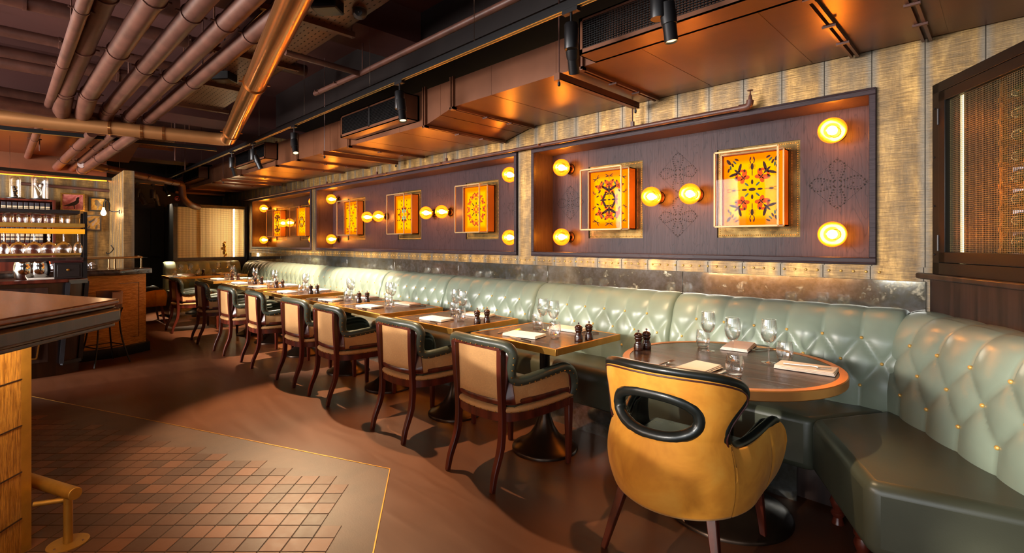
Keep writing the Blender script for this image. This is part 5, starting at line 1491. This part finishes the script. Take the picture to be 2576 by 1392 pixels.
# tilted frame on the chamfered end
f = MB()
A1 = Vector((0.012, 0.318, 0.12)); A2 = Vector((-0.1, 0.47, 0.12)); B1 = Vector((0.012, 0.37, 0.94)); B2 = Vector((-0.1, 0.525, 0.94))
for a_, b_ in ((A1, A2), (B1, B2), (A1, B1), (A2, B2)): f.bar(a_, b_, 0.03, 0.035)
f.build('end_frame', MT['steel'], t)
# superstructure: posts, shelves, amber glass rack
t = thing('glass_shelf_unit', 'black framed shelf unit with an amber lit glass rack on the waiter station', 'shelf', (SX, 0.0, 0.975))
f = MB()
for y in (0.49,): f.box(-0.045, -0.01, y, y + 0.03, 0, 0.69); f.box(-0.37, -0.34, y, y + 0.03, 0, 0.69)
f.box(-0.045, -0.01, -1.6, -1.57, 0, 0.69); f.build('frame', MT['blackp'], t)
MB().box(-0.38, 0.0, -1.6, 0.46, 0.672, 0.705).build('top_board', MT['dark'], t)
MB().box(-0.38, 0.0, -1.6, 0.5, 0.53, 0.57).build('tumbler_shelf', MT['goldp'], t, bevel=0.002)
r_ = MB(); r_.tube([(-0.012, -1.6, 0.625), (-0.012, 0.47, 0.625)], 0.003, 6)
for k in range(17): r_.tube([(-0.012, 0.46 - k * 0.125, 0.57), (-0.012, 0.46 - k * 0.125, 0.625)], 0.004, 6)
r_.build('gallery_rail', MT['brassb'], t)
rk = MB()
for x in (-0.345, -0.245, -0.145, -0.045): rk.box(x, x + 0.045, -1.6, 0.49, 0.47, 0.482)
rk.box(-0.005, 0.0, -1.6, 0.5, 0.462, 0.51)
rk.build('amber_rack', MT['rack'], t)
MB().tube([(0.0, -1.6, 0.253), (0.0, 0.47, 0.253)], 0.011, 10).build('brass_rod', MT['goldp'], t)
MB().box(-0.38, 0.0, -1.6, 0.49, 0.185, 0.215).build('lower_shelf', MT['walnut'], t)
# upturned tumblers on the shelf, hanging stem glasses
tu = thing('stacked_tumbler', 'x', 'glass', (0, 0, 0), 0, 'tumblers on the shelf above the lit rack')
MB().lathe([(0.038, 0.0), (0.041, 0.03), (0.039, 0.08), (0.03, 0.092), (0.002, 0.093)], 16, closed=False).build('cup', MT['glass'], tu)
first = True
for k in range(11):
    y = 0.33 - k * 0.098 - (0.0 if k else -0.02); 
    for j in range(2):
        lb = 'upturned clear tumbler, %s from the shelf end, %s row above the lit rack' % (ordn[k] if k < 10 else 'eleventh', 'front' if j == 0 else 'back')
        loc = (SX - 0.07 - 0.1 * j, y, 0.975 + 0.571)
        if first: tu.location = loc; tu['label'] = lb; first = False
        else: dup(tu, loc, label=lb)
hg = thing('hanging_wine_glass', 'x', 'glass', (0, 0, 0), 0, 'stemmed glasses hanging from the amber rack')
MB().lathe([(0.036, 0.0), (0.036, -0.0015), (0.006, -0.006), (0.0045, -0.02), (0.0045, -0.085), (0.014, -0.095), (0.036, -0.11), (0.05, -0.14), (0.052, -0.165), (0.045, -0.205), (0.0435, -0.205), (0.05, -0.165), (0.048, -0.141), (0.035, -0.113), (0.005, -0.1)], 24, closed=False).build('glass_wall', MT['glass'], hg)
first = True
for k, px in enumerate((196, 160, 123, 86, 46, 10)):
    r = (px - 1288) / 1245; X = SX - 0.06; Y = -X * (1 + r) / (1 - r)
    lb = '%s stemmed glass from the post, hanging upside down from the amber rack' % ordn[k]
    loc = (X, Y, 0.975 + 0.470)
    if first: hg.location = loc; hg['label'] = lb; first = False; o = hg
    else: o = dup(hg, loc, label=lb)
    o.scale = (0.72, 0.72, 1.0) if k in (0, 5) else (1.28, 1.28, 1.0)
# things on the worktop
for k, px in enumerate((100, 60)):
    r = (px - 1288) / 1245; X = SX - 0.16; Y = -X * (1 + r) / (1 - r)
    t = thing('ice_bucket', 'polished steel wine bucket on the waiter station, %s' % ('beside the white papers' if k == 0 else 'further from the menu box'), 'bucket', (X, Y, 0.976), 0, 'steel wine buckets')
    MB().lathe([(0.055, 0.0), (0.07, 0.02), (0.08, 0.09), (0.077, 0.14), (0.068, 0.175), (0.071, 0.182), (0.066, 0.182), (0.06, 0.15), (0.06, 0.03), (0.002, 0.02)], 32, closed=False).build('shell', MT['chrome'], t, ang=60)
t = thing('menu_box', 'black box with a round brass knob on the waiter station', 'box', (SX - 0.03, 0.39, 0.976))
MB().box(-0.2, 0.0, -0.125, 0.095, 0, 0.165).build('body', MT['dark'], t, bevel=0.004); f = MB().lathe([(0.012, 0), (0.012, 0.01), (0.004, 0.014)], 12, (0.0, -0.02, 0.09), Matrix(((0, 0, 1), (0, 1, 0), (-1, 0, 0)))); f.build('knob', MT['brassb'], t)
MB().box(0.0, 0.004, -0.1, 0.07, 0.02, 0.145).build('front_panel', MT['dark'], t, bevel=0.002)
t = tag(MB().box(-0.24, 0.02, -0.145, 0.1, 0.0, 0.012).box(-0.235, 0.03, -0.15, 0.09, 0.0125, 0.025).build('menu_folders', MT['dred'], bevel=0.002), 'dark red leather menus stacked on the black knob box', 'menus'); t.location = (SX - 0.03, 0.39, 1.142)
t = tag(MB().box(-0.16, 0, -0.1, 0.1, 0, 0.018).build('papers', MT['white'], bevel=0.004), 'white folded papers beside the steel buckets on the waiter station', 'papers'); t.location = (SX - 0.03, 0.17, 0.976)

# ------------------------------------------------------------------ back bookshelf, books, domes, pictures
BX = -9.295
t = thing('bookshelf', 'reddish brown wall bookshelf behind the bar', 'bookshelf', (BX, 0.0, 0.0))
f = MB(); z = (1.915, 1.735, 1.345, 0.95)
f.box(0, 0.3, 0.335, 0.365, 0.6, 1.915)
for zz in z: f.box(0, 0.3, -1.8, 0.34, zz - 0.025, zz)
f.box(0, 0.3, -1.8, -1.77, 0.6, 1.9); f.box(0.0, 0.012, -1.8, 0.34, 0.6, 1.9)
f.build('carcass', MT['mahog'], t, bevel=0.002)
Mb = Mat('book_spine', rough=0.6); tcb = Mb.n('ShaderNodeTexCoord'); spb = Mb.n('ShaderNodeSeparateXYZ'); Mb.l(tcb.outputs['Generated'], spb.inputs[0])
Mb.col(Mb.ramp(spb.outputs[2], [(0.0, lin(42, 34, 36)), (0.12, lin(42, 34, 36)), (0.13, lin(188, 170, 138)), (0.22, lin(188, 170, 138)), (0.23, lin(60, 46, 44)), (0.3, lin(60, 46, 44)), (0.31, lin(188, 170, 138)), (0.42, lin(188, 170, 138)), (0.43, lin(60, 46, 44)), (0.5, lin(188, 170, 138)), (0.62, lin(188, 170, 138)), (0.64, lin(40, 36, 44)), (1.0, lin(54, 50, 60))]))
for el_ in Mb.nt.nodes:
    if el_.type == 'VALTORGB': el_.color_ramp.interpolation = 'CONSTANT'
bk0 = tag(MB().box(0, 0.16, -0.021, 0.021, 0, 0.135).build('book', Mb.m, bevel=0.004), 'x', 'book', 'matching banded books on the upper bar shelf')
for k in range(15):
    o = bk0 if k == 0 else dup(bk0)
    o.location = (BX + 0.12, 0.29 - k * 0.0515, 1.736); o['label'] = '%s banded book from the upright, on the upper bar bookshelf' % (ordn + ['eleventh', 'twelfth', 'thirteenth', 'fourteenth', 'fifteenth'])[k]
bk1 = tag(MB().box(0, 0.17, -0.018, 0.018, 0, 0.26).build('book', Mb.m, bevel=0.004), 'x', 'book', 'tall banded books on the middle bar shelf')
rr = random.Random(4)
for k in range(10):
    o = bk1 if k == 0 else dup(bk1)
    o.location = (BX + 0.12, 0.30 - k * 0.044 - (0.03 if k else 0), 1.346); o.rotation_euler = (R(-4 if 1 < k < 5 else 0), 0, 0)
    o['label'] = '%s tall banded book from the upright, seen behind the hanging glasses' % ordn[k]
cols = [lin(224, 96, 50), lin(226, 110, 58), lin(230, 190, 120), lin(214, 84, 44), lin(236, 150, 70), lin(200, 70, 40), lin(230, 200, 140), lin(60, 50, 40)]
cm = [simple('book_cover', c_, 0.6) for c_ in cols]
for k in range(8):
    o = tag(MB().box(0, 0.18, -0.017, 0.017, 0, 0.17 + 0.015 * (k % 3)).build('cookbook', cm[k], bevel=0.002), '%s cookbook from the upright on the low bar shelf' % ordn[k], 'book', 'orange and cream cookbooks on the low shelf')
    o.location = (BX + 0.12, 0.30 - k * 0.042, 0.951)
def cloche(px, r, h, base, label, kind):
    rr_ = (px - 1288) / 1245; X = BX + 0.16; Y = -X * (1 + rr_) / (1 - rr_)
    t = thing('glass_cloche', label, 'glass dome', (X, Y, 1.916), 0, 'glass domes on top of the bookshelf')
    MB().lathe([(base, 0), (base, 0.012), (base * 0.8, 0.02), (0.03, 0.024)], 28).build('wooden_base', MT['dark'], t)
    pr = [(r, 0.022), (r, h - r)] + [(r * math.cos(a), h - r + r * math.sin(a)) for a in (0.3, 0.6, 0.9, 1.2, 1.45)]
    MB().lathe(pr, 28, closed=False).build('dome', MT['glass'], t)
    m = MB()
    if kind: 
        for k in range(6): m.ball((0.01 * math.sin(k * 2), 0.012 * math.cos(k * 2), 0.035 + k * 0.024), 0.02 - 0.001 * k, 8, 6)
    else:
        m.tube([(0, 0, 0.024), (0.01, 0.02, 0.1), (0, 0.0, 0.16)], [0.012, 0.008, 0.006], 6); m.tube([(0.01, 0.01, 0.1), (0, -0.04, 0.2)], 0.006, 6); m.ball((0, -0.04, 0.21), 0.02, 8, 6); m.ball((0, 0.01, 0.19), 0.022, 8, 6); m.ball((0.03, -0.03, 0.04), 0.025, 8, 6)
    m.build('curio', MT['bronze'] if kind else MT['white'], t)
cloche(38, 0.055, 0.3, 0.1, 'narrow glass dome over a dark stacked curio on the bookshelf', 1)
cloche(100, 0.085, 0.34, 0.1, 'wide glass dome over pale flowers on the bookshelf', 0)
def picture(px0, py0, px1, py1, X, frame, mat, label, bird=None, dz=0.0):
    def yz(px, py):
        r = (px - 1288) / 1245; Y = -X * (1 + r) / (1 - r); d = (Y - X) * S2; return Y, 1.35 - d * (py - 610) / 1245
    y0, z1 = yz(px0, py0); y1, z0 = yz(px1, py1)
    t = thing('framed_picture', label, 'picture', (X, (y0 + y1) / 2, z0), 0, 'framed pictures on the bar wall')
    w_, h_ = (y1 - y0) / 2, z1 - z0; e = 0.018
    f = MB(); f.box(-0.03, 0.012, -w_, w_, 0, e); f.box(-0.03, 0.012, -w_, w_, h_ - e, h_); f.box(-0.03, 0.012, -w_, -w_ + e, e, h_ - e); f.box(-0.03, 0.012, w_ - e, w_, e, h_ - e)
    f.build('frame', frame, t); MB().box(-0.03, 0.002, -w_ + e, w_ - e, e, h_ - e).build('print', mat, t)
    if bird:
        s_ = h_
        b = MB(); vs = []; 
        sh = [(-0.42, 0.28), (-0.2, 0.36), (0.0, 0.5), (0.12, 0.58), (0.16, 0.74), (0.22, 0.8), (0.3, 0.77), (0.26, 0.68), (0.27, 0.5), (0.18, 0.38), (0.08, 0.32), (0.1, 0.12), (0.06, 0.12), (0.03, 0.3), (-0.15, 0.26)]
        if bird == 2: sh = [(-0.1, 0.85), (0.0, 0.8), (0.12, 0.6), (0.26, 0.4), (0.1, 0.42), (0.0, 0.1), (-0.06, 0.1), (-0.04, 0.36), (-0.16, 0.5), (-0.14, 0.7), (-0.2, 0.72)]
        n = len(sh); vs = [(0.0035, x * s_, z * s_) for x, z in sh] + [(0.002, x * s_, z * s_) for x, z in sh]
        b.add(vs, [tuple(range(n))]); b.build('bird_figure', MT['bronze'] if bird == 1 else MT['cutlery'], t)
def artm(name, a, b, c_, s_):
    M = Mat(name, rough=0.6); v = M.coord(); f = M.noise(v, s_, 4, 0.6, 1.0); M.col(M.ramp(f, [(0.38, a), (0.5, b), (0.62, c_)])); return M.m
picture(152, 485, 213, 532, -9.24, MT['brassb'], artm('red_print', lin(150, 60, 50), lin(186, 96, 88), lin(205, 130, 110), 9), 'framed red print of a dark pheasant on the bar wall', 1)
picture(224, 496, 267, 533, -9.24, MT['blackp'], artm('yellow_print', lin(190, 120, 30), lin(214, 160, 60), lin(230, 200, 150), 8), 'black framed yellow print of a small pale bird', 2)
picture(211, 540, 255, 581, -9.24, MT['walnut'], artm('grey_print', lin(60, 60, 66), lin(200, 140, 30), lin(160, 160, 168), 10), 'dark framed grey and yellow print below the bird pictures')
# wall sconce and coat hook on the wing wall
def wing(px, py, Y=0.94):
    r = (px - 1288) / 1245; X = -Y * (1 - r) / (1 + r); d = (Y - X) * S2; return Vector((X, Y, 1.35 - d * (py - 610) / 1245))
p = wing(301, 533)
t = thing('bulb_sconce', 'bare bulb wall sconce on a curved black arm beside the bird prints', 'wall lamp', tuple(p))
e_ = wing(268, 518) - p; 
MB().tube(smoothpath([(0, 0, 0), (-0.03, -0.06, 0.0), (-0.12, -0.09, 0.02), (-0.2, -0.08, 0.1), (-0.28, -0.1, 0.16), (-0.4, -0.12, 0.14), (-0.44, -0.12, 0.06)], 4), 0.007, 8).build('arm', MT['iron'], t)
MB().lathe([(0.028, 0), (0.02, 0.012)], 16, M=Matrix(((1, 0, 0), (0, 0, -1), (0, 1, 0)))).build('wall_plate', MT['iron'], t)
MB().lathe([(0.012, 0.05), (0.014, 0.02), (0.028, -0.01), (0.03, -0.03), (0.02, -0.052), (0.003, -0.06)], 16, (-0.44, -0.12, 0.02)).build('bulb', glow('bare_bulb', (1, 0.62, 0.3, 1), 45), t)
p = wing(285, 628)
o = tag(MB().tube(smoothpath([(-0.06, -0.02, 0.06), (-0.03, 0, 0.02), (0, 0, 0.0), (0.02, -0.03, -0.04), (-0.02, -0.06, -0.06), (-0.06, -0.07, -0.04)], 4), 0.006, 6).build('coat_hook', MT['iron']), 'curled iron coat hook on the wing wall above the bar counter', 'hook'); o.location = p

# ------------------------------------------------------------------ main bar counter at the back with brass gallery
cp = [(-7.37, -2.2), (-7.37, 0.84), (-7.60, 1.17), (-9.28, 1.17), (-9.28, 1.07), (-7.86, 1.07), (-7.86, 0.93), (-7.95, 0.93), (-7.95, -2.2)]
cp2 = [(-7.40, -2.2), (-7.40, 0.83), (-7.615, 1.14), (-7.85, 1.14), (-7.85, -2.2)]
t = thing('bar_counter', 'main bar counter with carved gold front panels and a brass gallery rail', 'bar counter', (0, 0, 0))
MB().prism([(-7.34, -2.2), (-7.34, 0.85), (-7.585, 1.2), (-7.865, 1.2), (-7.865, 0.94), (-7.9, 0.94), (-7.9, -2.2)], 0.965, 1.03).build('countertop', MT['wenge'], t, bevel=0.006)
MB().prism(cp2, 0.11, 0.965).build('front_panel', m_ripple('gold_ribbed_panel', lin(160, 106, 46), lin(204, 148, 74), 7, 60), t)
MB().prism([(-7.36, -2.2), (-7.36, 0.84), (-7.59, 1.18), (-7.85, 1.18), (-7.85, -2.2)], 0.0, 0.115).build('plinth', MT['iron'], t, bevel=0.004)
q = Vector((-7.40, 0.83, 0)); w_ = Vector((-0.215, 0.31, 0)).normalized(); n_ = Vector((w_.y, -w_.x, 0))
f = MB()
for (a, za, b, zb) in ((0.28, 0.2, 0.28, 0.86), (0.03, 0.86, 0.28, 0.86), (0.2, 0.2, 0.28, 0.2)):
    A_ = q + w_ * a + n_ * 0.001; B_ = q + w_ * b + n_ * 0.001; f.bar((A_.x, A_.y, za), (B_.x, B_.y, zb), 0.005, 0.005)
f.build('panel_moulding', MT['walnut'], t)
for nm_, pts in (('gallery_rail', [(-7.46, -0.6, 1.165), (-7.46, 0.82, 1.165), (-7.66, 1.1, 1.165), (-8.6, 1.11, 1.165)]), ('gallery_rail', [(-7.82, -0.6, 1.165), (-7.82, 0.8, 1.165)])):
    ro = MB().tube(pts, 0.014, 10).build(nm_, MT['champ'], t)
    g = MB()
    for i in range(len(pts) - 1):
        a, b = Vector(pts[i]), Vector(pts[i + 1]); n = max(1, int((b - a).length / 0.3))
        for k in range(n + 1):
            c_ = a.lerp(b, k / n)
            if c_.x < -7.85: continue
            g.tube([(c_.x, c_.y, 1.03), (c_.x, c_.y, 1.16)], 0.009, 8); g.lathe([(0.02, 1.03), (0.018, 1.036)], 10, (c_.x, c_.y, 0))
    g.build('posts', MT['champ'], ro)
t = thing('ice_tray', 'shallow tray of crushed ice on the bar counter behind the rail', 'tray', (-7.66, 0.45, 1.03))
MB().box(-0.1, 0.1, -0.22, 0.22, 0, 0.05).build('tray', MT['glass'], t)
ic = MB(); rr = random.Random(8)
for k in range(120): ic.ball((rr.uniform(-0.085, 0.085), rr.uniform(-0.2, 0.2), rr.uniform(0.015, 0.07)), rr.uniform(0.01, 0.018), 5, 3)
o = ic.build('crushed_ice', simple('crushed_ice', lin(214, 216, 226), 0.15), t, ang=10); o['kind'] = 'stuff'
# small stool beside the bar
p = at(262, 915, 0)
t = thing('bar_stool', 'low stool with a leather rim and thin black wire legs beside the bar', 'stool', tuple(p), R(20))
for a, b in ((-1, -1), (1, -1), (1, 1), (-1, 1)):
    MB().tube(smoothpath([(a * 0.17, b * 0.17, 0), (a * 0.12, b * 0.12, 0.25), (a * 0.1, b * 0.1, 0.5), (a * 0.12, b * 0.12, 0.62)], 3), 0.009, 6).build('leg', MT['iron'], t)
MB().tube([(-0.13, -0.13, 0.2), (0.13, -0.13, 0.2), (0.13, 0.13, 0.2), (-0.13, 0.13, 0.2)], 0.006, 6, closed=True).build('foot_ring', MT['iron'], t)
MB().lathe([(0.14, 0.6), (0.16, 0.62), (0.16, 0.66), (0.14, 0.68)], 24).build('seat', MT['dred'], t)
vs = []; fs = []
for i in range(13):
    a = PI * i / 12
    for r, z in ((0.16, 0.66), (0.165, 0.79), (0.155, 0.8), (0.15, 0.66)): vs.append((r * math.cos(a), r * math.sin(a), z))
for i in range(12):
    for k in range(4): fs.append((i * 4 + k, i * 4 + (k + 1) % 4, (i + 1) * 4 + (k + 1) % 4, (i + 1) * 4 + k))
MB().add(vs, fs).build('backrest', simple('pale_brown_leather', lin(150, 110, 86), 0.4), t)
# red sprinkler valves above the partition
for k, px in enumerate((446, 462)):
    r = (px - 1288) / 1245; X = -11.25; Y = -X * (1 + r) / (1 - r); z = 1.35 + (Y - X) * S2 * 110 / 1245
    t = thing('red_valve', 'red wheel valve above the mesh partition, %s' % ('beside the pipe bend' if k == 0 else 'closer to the alcoves'), 'valve', (X, Y, z), 0, 'red wheel valves')
    MB().tube([(0, 0.04 * math.cos(a), 0.04 * math.sin(a)) for a in [2 * PI * i / 16 for i in range(16)]], 0.008, 6, closed=True).build('hand_wheel', MT['red'], t)
    MB().tube([(0, 0, -0.0), (-0.1, 0, 0)], 0.016, 8).build('stem', MT['red'], t)
